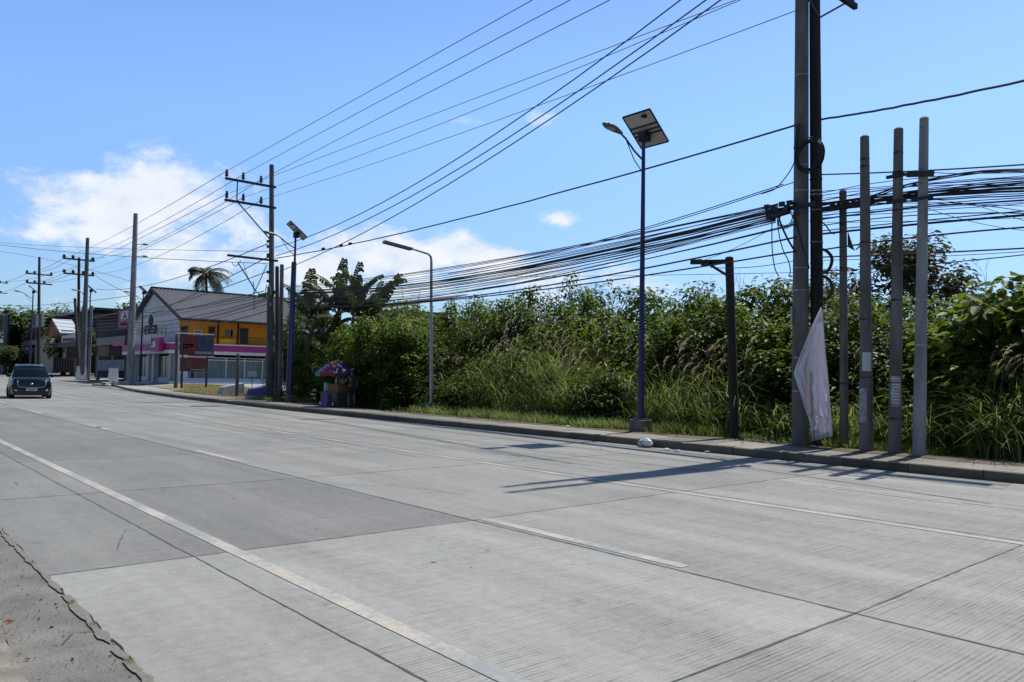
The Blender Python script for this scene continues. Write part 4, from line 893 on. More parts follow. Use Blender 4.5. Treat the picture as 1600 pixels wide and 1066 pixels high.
def word(mb, txt, org, ux, uz, w, h, gap, th, nrm, depth=.03):
    org = Vector(org); ux = Vector(ux); uz = Vector(uz); nrm = Vector(nrm)
    for i, chx in enumerate(txt):
        for (a, b_, c_, d) in glyph.get(chx, []):
            p = org+ux*(i*(w+gap)+a*w)+uz*(b_*h)+nrm*depth; q = org+ux*(i*(w+gap)+c_*w)+uz*(d*h)+nrm*depth
            e = (q-p).normalized(); s_ = e.cross(nrm).normalized()*th/2; k = e*th*.4
            mb.add([p-k-s_, q+k-s_, q+k+s_, p-k+s_], [(0, 1, 2, 3), (3, 2, 1, 0)])
    return mb
x0, x1, a, b_ = rectG(226, 511, 247, 520, YG)
obj('sign_lettering', word(lt, 'HEADSON', (x0, YG, a), (1, 0, 0), (0, 0, 1), (x1-x0)/7*.72, b_-a, (x1-x0)/7*.28, .16, (0, -1, 0), .06), M['letter'], shop)
# roof: two corrugated slopes, ridge running away from the road
def slope(x0, za, x1, zb):
    n = 96; vs = []
    ys = np.linspace(YG-.4, YE+.6, n)
    for i, y in enumerate(ys):
        d = .09 if i % 2 else 0
        for t in (0, .5, 1): vs.append((x0+(x1-x0)*t, y, za+(zb-za)*t+d))
    for i, y in enumerate(ys):
        d = .09 if i % 2 else 0
        for t in (0, .5, 1): vs.append((x0+(x1-x0)*t, y, za+(zb-za)*t+d-.06))
    N_ = n*3; fs = []
    for i in range(n-1):
        for j in range(2):
            q = i*3+j; fs.append((q, q+1, q+4, q+3)); fs.append((N_+q, N_+q+3, N_+q+4, N_+q+1))
    fs += [(i*3, (i+1)*3, N_+(i+1)*3, N_+i*3) for i in range(n-1)]+[(0, N_, N_+1, 1), (1, N_+1, N_+2, 2)]
    return MB().add(vs, fs)
rf = obj('roof', slope(XF+2.4, ZE-.28, xm, ZR), M['roof_grey'], shop); obj('roof', slope(XW-.9, ZE-.3, xm, ZR), M['roof_grey'], shop)
obj('ridge_cap', MB().bar((xm, YG-.45, ZR+.1), (xm, YE+.6, ZR+.1), .5, .1), M['dark_steel'], rf)
obj('barge_board', MB().bar((XF+2.4, YG-.45, ZE-.38), (xm, YG-.45, ZR-.08), .1, .34), M['dark_steel'], shop); obj('barge_board', MB().bar((XW-.9, YG-.45, ZE-.42), (xm, YG-.45, ZR-.08), .1, .34), M['dark_steel'], shop)
obj('gutter', MB().bar((XF+2.42, YG-.45, ZE-.40), (XF+2.42, YE+.6, ZE-.40), .16, .18), M['dark_steel'], shop)
# vertical light box and pole-mounted square sign, both magenta
x0, x1, a, b_ = rectG(234.5, 528, 241.5, 549, YG-1.6)
sg = thing('shop_sign', 'small upright magenta light box with white letter fixed on the shop band', 'sign', (x0, YG-1.6, a))
obj('sign_box', MB().box(x0, x1+1.0, YG-1.5, YG-1.05, a, b_), M['magenta'], sg); obj('sign_face', MB().box(x0+.2, x1-.1, YG-1.54, YG-1.51, a+.4, b_-.4), M['white_paint'], sg)
lt = MB(); word(lt, 'L', (x0+.35, YG-1.54, a+.7), (1, 0, 0), (0, 0, 1), .35, 1.1, 0, .13, (0, -1, 0), .01); obj('sign_mark', lt, M['magenta'], sg)
x0, x1, a, b_ = rectG(184.5, 485.5, 203.5, 511, 25.5); cx = (x0+x1)/2
sg = thing('square_sign', 'square magenta sign board with white emblem, high beside the tall whitish pole', 'sign', (cx, 25.5, gz(cx, 25.5)))
obj('sign_box', MB().box(x0, x1, 25.5, 25.8, a, b_), M['magenta'], sg); obj('sign_post', MB().tube([(cx+.8, 25.65, .3), (cx+.8, 25.65, a)], .14, 8), M['dark_steel'], sg)
em = MB(); W = x1-x0; H = b_-a
em.box(x0+W*.28, x1-W*.16, 25.45, 25.49, a+H*.42, b_-H*.12); obj('emblem', em, M['white_paint'], sg)
lt = MB(); word(lt, 'A', (x0+W*.45, 25.43, a+H*.42), (1, 0, 0), (0, 0, 1), W*.3, H*.38, 0, .14, (0, -1, 0), .0); obj('emblem_mark', lt, M['magenta'], sg)
lt = MB(); word(lt, 'HOTEL', (x0+W*.26, 25.43, a+H*.16), (1, 0, 0), (0, 0, 1), W*.08, H*.13, W*.03, .1, (0, -1, 0), .0); obj('sign_lettering', lt, M['white_paint'], sg)
fr = MB(); fr.box(x0-.08, x1+.08, 25.42, 25.5, a-.08, a); fr.box(x0-.08, x1+.08, 25.42, 25.5, b_, b_+.08); fr.box(x0-.08, x0, 25.42, 25.5, a, b_); fr.box(x1, x1+.08, 25.42, 25.5, a, b_); obj('sign_frame', fr, M['dark_steel'], sg)

# ------------------------------------------------------------------ old dark house left of the shop
YH = 27.5; a = PV(152, 500, YH); b2 = PV(207, 490, YH); hx0, hx1 = a.x, b2.x
old = thing('old_house', 'dark two storey wooden house with plank balcony between the shop and the far poles', 'house', (hx0, YH, .4))
def hb(name, px0, py0, px1, py1, Y, d, m, par=None):
    x0, x1, a, b_ = rectG(px0, py0, px1, py1, Y); return obj(name, MB().box(x0, x1, Y, Y+d, a, b_), M[m], par or old)
hb('wall', 151, 497, 208, 592, YH, 9, 'dark_wood')
x0, x1, a, b_ = rectG(146, 486, 210, 498, YH-.8)
t0, t1 = PV(146, 493.5, YH-.8), PV(210, 482.5, YH-.8)
obj('roof', MB().loft([[Vector((t0.x, YH-.9, t0.z-.35)), Vector((t0.x, YH+10, t0.z+1.6)), Vector((t0.x, YH+10, t0.z+1.8)), Vector((t0.x, YH-.9, t0.z-.1))], [Vector((t1.x, YH-.9, t1.z-.35)), Vector((t1.x, YH+10, t1.z+1.6)), Vector((t1.x, YH+10, t1.z+1.8)), Vector((t1.x, YH-.9, t1.z-.1))]]), M['rust'], old)
pl = MB()
for k in range(15):
    px = 153+k*3.6; x0, x1, a, b_ = rectG(px, 503, px+2.6, 528, YH-.1); pl.box(x0, x1, YH-.14, YH-.03, a, b_)
obj('balcony_boards', pl, mat('weathered_boards', (.045, .042, .04), .85, var=.5, vscale=3), old)
hb('awning', 151, 529, 196, 537, YH-1.0, .95, 'roof_grey'); hb('awning_band', 176, 534, 194, 540, YH-1.06, .04, 'magenta')
w = hb('window', 153, 541, 170, 557, YH-.06, .05, 'rust'); hb('window', 172, 541, 196, 557, YH-.06, .05, 'dark_wood')
bn = hb('banner', 152, 563, 198, 580, YH-1.4, .05, 'white'); bn.data.materials.clear(); bn.data.materials.append(mat('blue_white_banner', (.1, .14, .22), .7, col2=(.18, .22, .3), vscale=1.5))
for k, (px, w_) in enumerate(((155, 3), (160, 5), (183, 6), (191, 3))): hb('banner_print', px, 568, px+w_, 576, YH-1.44, .03, 'blue', bn)
for px in (151, 174, 199): hb('post', px, 556, px+2, 594, YH-1.3, .2, 'rust')
# far red brick stub and gate house left
YT = 36
gate = thing('gate_house', 'cream gate house with brown metal gate and small tan tiled gable, behind the dark car', 'gatehouse', (PV(85, 580, YT).x, YT, .4))
def gb(name, px0, py0, px1, py1, Y, d, m, par=None):
    x0, x1, a, b_ = rectG(px0, py0, px1, py1, Y); return obj(name, MB().box(x0, x1, Y, Y+d, a, b_), M[m], par or gate)
gb('wall', 71, 541.5, 82, 584, YT, .8, 'cream'); gb('wall', 83, 561, 116, 582, YT+.3, .3, 'brown_gate'); 
for k in range(8): gb('gate_bar', 84+k*4, 561, 84.6+k*4, 582, YT+.1, .15, 'dark_wood')
gb('lintel', 72, 538, 120, 541, YT-.3, .9, 'dark_steel'); gb('window', 83, 542, 97, 559, YT+1.2, .2, 'glass_dark'); gb('wall', 97, 542, 104, 560, YT+1.2, .5, 'cream'); gb('window', 104, 542, 118, 560, YT+1.2, .2, 'dark_wood')
gb('upper_wall', 76, 519, 96, 538, YT+1.0, 2, 'brick'); gb('window', 78, 530, 86, 537, YT+.9, .1, 'glass_dark')
sgx = gb('sign_board', 96.5, 525, 118, 538, YT+.4, .2, 'white'); 
for k in range(9): gb('sign_print', 98+k*2.1, 528.5, 99.5+k*2.1, 533, YT+.36, .03, 'letter', sgx)
x0, x1, a, b_ = rectG(74, 502, 95, 519, YT+.8); xm_ = (x0+x1)/2-.6
obj('gable', slabY([(x0, a), (x1, a), (xm_, b_)], YT+.9, YT+1.1), M['brick'], gate)
obj('roof', MB().loft([[Vector((xm_, YT+.5, b_+.25)), Vector((x1+.9, YT+.5, a-.1)), Vector((x1+.9, YT+.5, a-.4)), Vector((xm_, YT+.5, b_-.1))], [Vector((xm_, YT+4.5, b_+.25)), Vector((x1+.9, YT+4.5, a-.1)), Vector((x1+.9, YT+4.5, a-.4)), Vector((xm_, YT+4.5, b_-.1))]]), M['roof_white'], gate)
obj('roof', MB().loft([[Vector((xm_, YT+.5, b_+.22)), Vector((x0-.9, YT+.5, a-.1)), Vector((x0-.9, YT+.5, a-.4)), Vector((xm_, YT+.5, b_-.1))], [Vector((xm_, YT+4.5, b_+.22)), Vector((x0-.9, YT+4.5, a-.1)), Vector((x0-.9, YT+4.5, a-.4)), Vector((xm_, YT+4.5, b_-.1))]]), M['brick'], gate)
# far wall piece with a gated opening and a dark roof behind the trees
fw = thing('wall_section', 'cream wall with brown gate under purple-grey upper storey, left of the far pole', 'building', (PV(45, 580, 37).x, 37, .4))
def fb(name, px0, py0, px1, py1, Y, d, m): x0, x1, a, b_ = rectG(px0, py0, px1, py1, Y); return obj(name, MB().box(x0, x1, Y, Y+d, a, b_), M[m], fw)
fb('wall', 33, 543, 43, 584, 37, .6, 'cream'); fb('gate', 44, 544, 56, 584, 37.3, .2, 'brown_gate'); fb('pillar', 56, 530, 70, 584, 37, .6, 'cream'); fb('upper_wall', 32, 515, 62, 533.5, 37.4, .6, 'dark_steel'); fb('ledge', 32, 534, 60, 538, 36.7, .3, 'roof_grey')
ed = thing('far_building', 'dark narrow building face at the left picture edge behind the trees', 'building', (PV(0, 580, 33).x, 33, .4))
x0, x1, a, b_ = rectG(-30, 504, 8, 584, 33); obj('wall', MB().box(x0, x1, 33, 33.5, a, b_), M['dark_steel'], ed)
x0, x1, a, b_ = rectG(-6, 520, 5, 535, 32.9); obj('window', MB().box(x0, x1, 32.9, 32.98, a, b_), M['glass_dark'], ed)
fr_ = thing('far_building', 'dark long flat roofed shed seen above the gate house, right of its little gable', 'building', (PV(110, 580, 44).x, 44, .4))
x0, x1, a, b_ = rectG(66, 501, 150, 584, 46); obj('wall', MB().box(x0, x1, 46, 52, a, b_-.8), M['dark_wood'], fr_)
t0, t1 = PV(67, 498, 45), PV(150, 499, 45); obj('roof', MB().box(t0.x-1, t1.x+1, 44.4, 53, t0.z-.9, t0.z-.3), M['dark_steel'], fr_)
obj('roof_edge', MB().box(PV(98, 497, 45).x, t1.x+1, 44.3, 44.38, t0.z-.75, t0.z-.25), M['galv'], fr_)
# small white roofed shed glimpsed behind the banana plants
sx0, sx1, a, b_ = rectG(560, 478, 618, 600, 27); wr = thing('shed', 'low shed with bright white sheet roof glimpsed behind the banana plants', 'shed', ((sx0+sx1)/2, 27, .2))
obj('wall', MB().box(sx0, sx1, 27, 31, .1, b_-.5), M['rust'], wr); obj('roof', MB().loft([[Vector((sx0-.6, 26.4, b_-.45)), Vector((sx0-.6, 32, b_+.5)), Vector((sx0-.6, 32, b_+.58)), Vector((sx0-.6, 26.4, b_-.37))], [Vector((sx1+.8, 26.4, b_-.2)), Vector((sx1+.8, 32, b_+.75)), Vector((sx1+.8, 32, b_+.83)), Vector((sx1+.8, 26.4, b_-.12))]]), M['roof_white'], wr)
# ------------------------------------------------------------------ billboard in front of the shop
YBd = 21.5; bp = PV(277, 606, 19.8)
bl = thing('billboard', 'two stacked dark red advertising boards on thin posts before the yellow shop', 'billboard', (PV(305, 600, YBd).x, YBd, gz(-70, YBd)))
M['ad_red'] = mat('board_print_red', (.10, .012, .014), .5, col2=(.17, .02, .02), vscale=.8); M['ad_brown'] = mat('board_print_brown', (.05, .015, .012), .5, col2=(.15, .05, .028), vscale=1.4)
M['ad_blue'] = mat('board_print_blue', (.015, .02, .05), .5, col2=(.05, .08, .14), vscale=1.2); M['ad_grey'] = mat('board_print_grey', (.2, .24, .28), .5)
XBd = PV(305, 560, YBd).x
def bb(name, px0, py0, px1, py1, dx, d, m, par=None): y0, y1, a, b_ = rectF(px0, py0, px1, py1, XBd+dx); return obj(name, MB().box(XBd+dx, XBd+dx+d, y0, y1, a, b_), M[m], par or bl)
t_ = bb('upper_board', 281, 523, 332, 556, 0, .15, 'ad_red'); bb('printed_panel', 309, 525, 331, 550, .155, .02, 'ad_blue', t_); bb('printed_strip', 305, 549, 331, 554, .18, .02, 'ad_grey', t_); bb('printed_panel', 281.5, 525, 286, 545, .155, .02, 'ad_blue', t_)
y0, y1, a, b_ = rectF(287, 538, 304, 544, XBd+.17); lt = MB(); word(lt, 'CFF', (XBd+.17, y0, a), (0, 1, 0), (0, 0, 1), (y1-y0)/3*.7, b_-a, (y1-y0)/3*.3, .07, (1, 0, 0), .01); obj('board_lettering', lt, mat('board_letter', (.45, .16, .04), .6), t_)
l_ = bb('lower_board', 281, 558.5, 322, 581, 0, .15, 'ad_brown'); bb('printed_panel', 303, 559.5, 318, 571, .155, .02, 'ad_red', l_); bb('printed_strip', 297, 577, 320, 579, .155, .02, 'ad_grey', l_)
for (a_, b_) in ((281, 522), (281, 557), (281, 582)): bb('rail', 280, b_-.6, 333 if b_ < 560 else 323, b_+.3, -.05, .25, 'white_paint')
for px, yt in ((324, 552), (285.5, 552), (333.5, 519)): 
    p = PX(px, yt, XBd-.08); obj('post', MB().tube([(p.x, p.y, gz(p.x, p.y)-.1 if px != 333.5 else PX(px, 558, XBd).z), p], .09, 8), M['dark_steel'], bl)
pole('stub_post', 'broken weathered concrete stub post at the left edge of the billboard', 'post', 274.5, 607, 20.4, 276.5, 522, .16, .13, 'pole')
pole('stub_post', 'slim low concrete post in the yellow grass before the shop front', 'post', 370, 620, 18.2, 372, 553, .11, .085, 'pole')
sb = PV(396, 585, 19.5); th = thing('small_sign', 'tiny white notice board on a thin stake before the shop glass', 'sign', (sb.x, sb.y, gz(sb.x, sb.y)))
obj('board', MB().box(sb.x-.16, sb.x-.13, sb.y-.28, sb.y+.28, sb.z-.16, sb.z+.2), M['white_paint'], th); obj('stake', MB().tube([(sb.x-.16, sb.y, .1), (sb.x-.16, sb.y, sb.z+.1)], .025, 6), M['dark_steel'], th)
for px, Y, m, lab in ((361, 18.8, 'panel_back', 'pale grey concrete block lying in the yellow grass beside the slim post'), (408, 18.5, 'blue', 'deep blue painted concrete block at the left foot of the pole cluster')):
    q = PV(px, 612, Y); x_, y_ = q.x, q.y; g_ = gz(x_, y_)
    o = obj('block', MB().loft([[Vector((x_-.5, y_-.75, g_-.1)), Vector((x_+.5, y_-.75, g_-.1)), Vector((x_+.5, y_+.75, g_-.1)), Vector((x_-.5, y_+.75, g_-.1))], [Vector((x_-.4, y_-.62, g_+.5)), Vector((x_+.4, y_-.7, g_+.5)), Vector((x_+.4, y_+.66, g_+.78)), Vector((x_-.4, y_+.66, g_+.78))]]), mat('block_paint', (.33, .36, .42) if m != 'blue' else (.02, .04, .2), .8, var=.2, vscale=4), bevel=.03); tag(o, lab, 'concrete block')
# A-frame boards on the forecourt
for (px, py, Y, lab) in ((177, 587, 24.0, 'white A-frame sandwich board standing near the rubble heap'), (127, 581, 27.0, 'white A-frame sandwich board at the foot of the far bare poles')):
    q = PV(px, py, Y); g_ = gz(q.x, q.y); s = 1.05 if px > 150 else 1.35
    th = thing('sandwich_board', lab, 'sign board', (q.x, q.y, g_), 'sandwich boards on the forecourt')
    for sy in (-1, 1):
        bdm = obj('board', MB().loft([[Vector((q.x-.45*s, q.y+sy*.4*s, g_+.15*s)), Vector((q.x+.45*s, q.y+sy*.4*s, g_+.15*s)), Vector((q.x+.45*s, q.y+sy*.43*s, g_+.15*s)), Vector((q.x-.45*s, q.y+sy*.43*s, g_+.15*s))],
            [Vector((q.x-.45*s, q.y+sy*.04*s, g_+1.6*s)), Vector((q.x+.45*s, q.y+sy*.04*s, g_+1.6*s)), Vector((q.x+.45*s, q.y+sy*.07*s, g_+1.6*s)), Vector((q.x-.45*s, q.y+sy*.07*s, g_+1.6*s))]]), M['white_paint'], th)
        for sx in (-1, 1): obj('leg', MB().bar((q.x+sx*.43*s, q.y+sy*.45*s, g_), (q.x+sx*.43*s, q.y+sy*.42*s, g_+.2*s), .04, .04), M['dark_steel'], th)
    pr = MB()
    for (u0, v0, u1, v1) in ((-.25,.6,-.05,1.2),(.08,.5,.28,1.05),(-.3,.3,.3,.38)):
        f = lambda v: q.y-s*(.4-.36*(v-.15)/1.45)-.02
        pr.add([(q.x+u0*s, f(v0), g_+v0*s), (q.x+u1*s, f(v0), g_+v0*s), (q.x+u1*s, f(v1), g_+v1*s), (q.x+u0*s, f(v1), g_+v1*s)], [(0,1,2,3)])
    obj('print', pr, M['dark_steel'], th); th.rotation_euler.z = math.radians(65)
# rubble heap round the whitish pole
r = random.Random(8)
for k in range(26):
    a = r.uniform(0, 6.28); d = r.uniform(.3, 1.9); x_, y_ = bF1.x+d*math.cos(a)*1.1+.5, bF1.y+d*math.sin(a)-.2; s = r.uniform(.16, .42)
    mb = MB().ball((x_, y_, gz(x_, y_)+s*.35+.05), s*r.uniform(.8, 1.3), s*r.uniform(.8, 1.2), s*.7, 7, 5); mb.v = [(v[0]+r.uniform(-.05, .05), v[1]+r.uniform(-.05, .05), v[2]+r.uniform(-.05, .05)) for v in mb.v]
    tag(obj('rubble_stone', mb, M['rubble']), 'pale broken stone in the heap round the tall leaning whitish pole', 'stone', 'stones of the rubble heap')

# ------------------------------------------------------------------ the car
def make_car():
    b_ = PV(45, 600, 7.55); X0 = -47.0; Y0 = 7.62
    car = thing('moving_car', 'dark blue seven seat people carrier driving toward the camera at the left edge', 'car', (0, 0, 0)); car.name = 'car'
    # sections along x (front at 0, rear at -4.7); each: half width low, mid, belt ; z bottom, mid, belt
    st = [(.0, .58, .66, .6, .36, .62, .86), (-.08, .78, .86, .78, .18, .62, .97), (-.3, .88, .92, .86, .16, .64, 1.04), (-.7, .91, .93, .88, .16, .66, 1.09), (-1.25, .91, .93, .89, .22, .68, 1.14), (-2.2, .9, .93, .89, .22, .7, 1.14), (-3.4, .9, .93, .89, .22, .7, 1.14), (-4.3, .88, .91, .85, .25, .66, 1.08), (-4.6, .8, .86, .8, .32, .66, 1.08), (-4.7, .7, .78, .72, .4, .66, 1.05)]
    secs = []
    for (x, wl_, wm, wb, zb, zm, zt) in st:
        h = [(wl_*.9, zb), (wl_, zb+.06), (wm, zm), (wm*.985, zm+.12), (wb, zt-.04), (wb*.9, zt), (wb*.5, zt+.025), (0, zt+.03)]
        secs.append([Vector((x, y, z)) for y, z in h]+[Vector((x, -y, z)) for y, z in h[-2::-1]])
    body = obj('body', MB().loft(secs), M['car'], car, smooth=True)
    gh = [(-1.0, .8, .8, 1.12, 1.145), (-1.45, .81, .71, 1.12, 1.45), (-1.95, .82, .62, 1.12, 1.69), (-2.4, .82, .61, 1.12, 1.74), (-3.4, .82, .61, 1.12, 1.75), (-4.2, .78, .62, 1.07, 1.70), (-4.62, .74, .66, 1.07, 1.3), (-4.66, .72, .7, 1.07, 1.1)]
    secs = [[Vector((x, w0, z0_-.03)), Vector((x, w0*.5+w1*.5+.01, (z0_+z1)/2)), Vector((x, w1, z1-.03)), Vector((x, w1*.85, z1)), Vector((x, 0, z1+.01)), Vector((x, -w1*.85, z1)), Vector((x, -w1, z1-.03)), Vector((x, -(w0*.5+w1*.5+.01), (z0_+z1)/2)), Vector((x, -w0, z0_-.03))] for (x, w0, w1, z0_, z1) in gh]
    obj('windows', MB().loft(secs), M['car_glass'], car, smooth=True)
    # roof panel and pillars
    rs = [[Vector((x, w, z)), Vector((x, w*.8, z+.045)), Vector((x, 0, z+.06)), Vector((x, -w*.8, z+.045)), Vector((x, -w, z)), Vector((x, 0, z-.0))] for (x, w, z) in ((-1.88, .62, 1.645), (-2.05, .63, 1.70), (-2.4, .635, 1.735), (-3.4, .635, 1.74), (-4.25, .64, 1.70))]
    obj('roof', MB().loft(rs), M['car'], car, smooth=True)
    for s in (-1, 1):
        obj('pillar', MB().bar((-1.05, s*.82, 1.12), (-1.92, s*.635, 1.67), .06, .05), M['car'], car)
        obj('pillar', MB().bar((-2.75, s*.80, 1.06), (-2.7, s*.665, 1.7), .07, .05), M['car'], car)
        obj('roof_rail', MB().tube([(-2.2, s*.6, 1.79), (-4.0, s*.58, 1.78)], .018, 6), M['chrome'], car)
        mr_ = obj('side_mirror', MB().ball((-1.3, s*.99, 1.2), .08, .13, .1), M['car'], car, smooth=True)
        obj('mirror_glass', MB().ball((-1.34, s*1.0, 1.2), .07, .1, .075), M['chrome'], mr_, smooth=True)
        hl = obj('headlight', MB().loft([[Vector((-.03, s*.50, .86)), Vector((-.01, s*.64, .84)), Vector((-.02, s*.64, .92)), Vector((-.06, s*.50, .93))], [Vector((-.42, s*.915, .91)), Vector((-.34, s*.93, .87)), Vector((-.38, s*.925, .98)), Vector((-.45, s*.9, 1.0))]]), M['head'], car, smooth=True)
        obj('fog_lamp', MB().ball((-.02, s*.68, .44), .04, .07, .04), M['head'], car, smooth=True)
        obj('door_handle', MB().box(-2.3, -2.12, s*.92-.01, s*.92+.02, .86, .89), M['chrome'], car)
        for x in (-.85, -3.75):
            obj('wheel_arch', MB().tube([(x, s*.80, .34), (x, s*.925, .34)], .385, 22), M['blacktrim'], car)
            wh = obj('wheel', MB().tube([(x, s*.72, .33), (x, s*.945, .33)], [.33, .33], 24), M['tyre'], car)
            obj('rim', MB().tube([(x, s*.9, .33), (x, s*.952, .33)], [.23, .21], 20), M['rim'], wh)
            sp = MB()
            for k in range(5):
                a = k*2*math.pi/5; sp.bar((x, s*.956, .33), (x+.2*math.cos(a), s*.956, .33+.2*math.sin(a)), .05, .02)
            obj('spokes', sp, M['lamp_grey'], wh)
    obj('grille', MB().loft([[Vector((.014, y*.50, .58)), Vector((.012, y*.6, .72)), Vector((-.0, y*.56, .88)), Vector((-.12, y*.55, .8))] for y in (-1, -.5, 0, .5, 1)]), M['blacktrim'], car)
    obj('grille_frame', MB().tube([(-.0, -.6, .9), (.012, -.63, .76), (.02, -.54, .61), (.03, 0, .58), (.02, .54, .61), (.012, .63, .76), (-.0, .6, .9)], .018, 6), M['chrome'], car, smooth=True)
    obj('badge', MB().ball((.01, 0, .78), .02, .075, .05), M['chrome'], car, smooth=True)
    pl_ = obj('number_plate', MB().box(.03, .055, -.24, .24, .42, .54), M['white_paint'], car); mk = MB()
    for k in range(6): mk.box(.056, .058, -.19+k*.066, -.145+k*.066, .445, .515)
    obj('plate_characters', mk, M['dark_steel'], pl_)
    obj('bumper_intake', MB().box(-.05, .012, -.55, .55, .27, .35), M['blacktrim'], car)
    obj('sticker', MB().add([(-1.86, -.58, 1.585), (-1.86, -.38, 1.6), (-1.80, -.38, 1.55), (-1.80, -.6, 1.54)], [(0,1,2,3)]), M['orange'], car)
    obj('rear_mirror', MB().ball((-1.72, 0, 1.53), .02, .12, .035), M['lamp_grey'], car, smooth=True)
    car.location = (X0, Y0, 0); car.rotation_euler.z = math.radians(-6)
    return car
make_car()

# ------------------------------------------------------------------ the stall, the vendor
YS = 16.3; S0 = PV(523, 636, YS); sx = S0.x; sg_ = .165
def P_(px, py, Y=YS): return PV(px, py, Y)
um = thing('parasol', 'striped blue, red and navy parasol shading the roadside stall', 'parasol', (sx, YS, sg_))
cu = P_(523, 563); rim = P_(523, 583); zt = cu.z; zr = rim.z; xc, yc = P_(527, 575).x, YS
obj('pole', MB().tube([(xc, yc, sg_), (xc, yc, zt+.05)], .02, 8), M['galv'], um)
cols = {'canopy_teal': (.03, .13, .2), 'canopy_red': (.16, .01, .04), 'canopy_navy': (.015, .02, .08), 'canopy_white': (.3, .33, .4)}
for k_, v_ in cols.items(): M[k_] = mat(k_, v_, .6)
order = ['canopy_navy', 'canopy_navy', 'canopy_teal', 'canopy_white', 'canopy_white', 'canopy_teal', 'canopy_red', 'canopy_navy']
R_ = .92
for k in range(8):
    mb = MB(); vs = []
    for i in range(5):
        t = i/4; 
        for j in range(4):
            a = (k+j/3)*math.pi/4+.2; rr = R_*t*(1-.05*math.sin(j/3*math.pi)); vs.append((xc+rr*math.cos(a), yc+rr*math.sin(a), zt-(zt-zr)*(t**1.5)+.02*math.sin(j/3*math.pi)*t))
    for j in range(4): v = vs[16+j]; vs.append((v[0], v[1], v[2]-.14-.02*(j % 2)))
    mb.add(vs, [(i*4+j, i*4+j+1, (i+1)*4+j+1, (i+1)*4+j) for i in range(5) for j in range(3)])
    obj('canopy_panel', mb, M[order[k]], um, smooth=True)
for k in range(8): a = k*math.pi/4+.2; obj('rib', MB().tube([(xc, yc, zt-.02), (xc+R_*math.cos(a), yc+R_*math.sin(a), zr-.01)], .008, 5), M['galv'], um)
ct = thing('food_cart', 'small wooden vendor cart under the striped parasol, green tin base on wheels', 'food cart', (sx, YS, sg_))
x0, x1 = P_(512, 620).x, P_(538, 620).x; z_ = lambda py: P_(525, py).z
obj('base', MB().box(x0, x1, YS-.35, YS+.4, z_(632), z_(614)), mat('cart_tin', (.04, .06, .05), .6, var=.3), ct, bevel=.01)
obj('worktop', MB().box(x0-.05, x1+.05, YS-.4, YS+.45, z_(614), z_(614)+.04), M['brown_gate'], ct)
obj('display_box', MB().box(P_(522, 610).x, x1, YS-.3, YS+.35, z_(614)+.04, z_(601)), mat('cart_wood', (.16, .08, .03), .7, var=.3), ct)
obj('display_top', MB().box(P_(521, 610).x, x1+.03, YS-.34, YS+.38, z_(601), z_(601)+.03), M['brown_gate'], ct)
for px in (513, 519, 533): 
    q = P_(px, 633); wh = obj('wheel', MB().tube([(q.x, YS-.39, sg_+.13), (q.x, YS-.33, sg_+.13)], .13, 14), M['tyre'], ct); obj('hub', MB().tube([(q.x, YS-.4, sg_+.13), (q.x, YS-.385, sg_+.13)], .07, 10), M['white_paint'], wh)
q0, q1 = P_(508, 606).x, P_(520, 606).x
cn = thing('drink_container', 'white and blue drink container standing on the left end of the cart', 'container', ((q0+q1)/2, YS-.1, z_(614)+.045))
obj('tank', MB().tube([((q0+q1)/2, YS-.05, z_(614)+.045), ((q0+q1)/2, YS-.05, z_(599))], .17, 16), mat('container_plastic', (.3, .36, .5), .4, var=.15), cn, smooth=True)
obj('lid', MB().tube([((q0+q1)/2, YS-.05, z_(599)), ((q0+q1)/2, YS-.05, z_(599)+.05)], .18, 16), M['blue'], cn)
for k, (px, py) in enumerate(((528, 597), (531, 597), (535, 596), (538, 595), (525, 598))):
    q = P_(px, py); zb_ = z_(601)+.032; tag(obj('bottle', MB().tube([(q.x, YS, zb_), (q.x, YS, zb_+.16), (q.x, YS, zb_+.2), (q.x, YS, zb_+.27)], [.035, .035, .014, .014], 8), M[['rust', 'cream', 'orange', 'letter', 'white_paint'][k]], smooth=True),
        ['brown bottle on the display box of the cart', 'cream bottle on the display box of the cart', 'pinkish bottle on the display box of the cart', 'dark red bottle nearest the vendor on the cart', 'white bottle at the left end of the display box'][k], 'bottle', 'bottles on the vendor cart')
# purple cloth slumped at the left foot of the cart
pc = [P_(506, 616, YS-.45), P_(511.5, 616, YS-.45), P_(511, 628, YS-.5), P_(508, 638, YS-.6), P_(499.5, 638, YS-.6), P_(502, 628, YS-.5)]
vs = [v for v in pc]+[v+Vector((0, .16, 0)) for v in pc]; vs = [Vector((v.x, v.y, max(v.z, sg_))) for v in vs]
tag(obj('purple_cloth', MB().add(vs, [(0,5,2,1),(5,4,3,2),(6,7,8,11),(11,8,9,10)]+[(i, (i+1) % 6, (i+1) % 6+6, i+6) for i in range(6)]), mat('purple_cloth', (.16, .08, .24), .8, var=.2), bevel=.02), 'pale purple cloth slumped against the left foot of the cart', 'cloth')

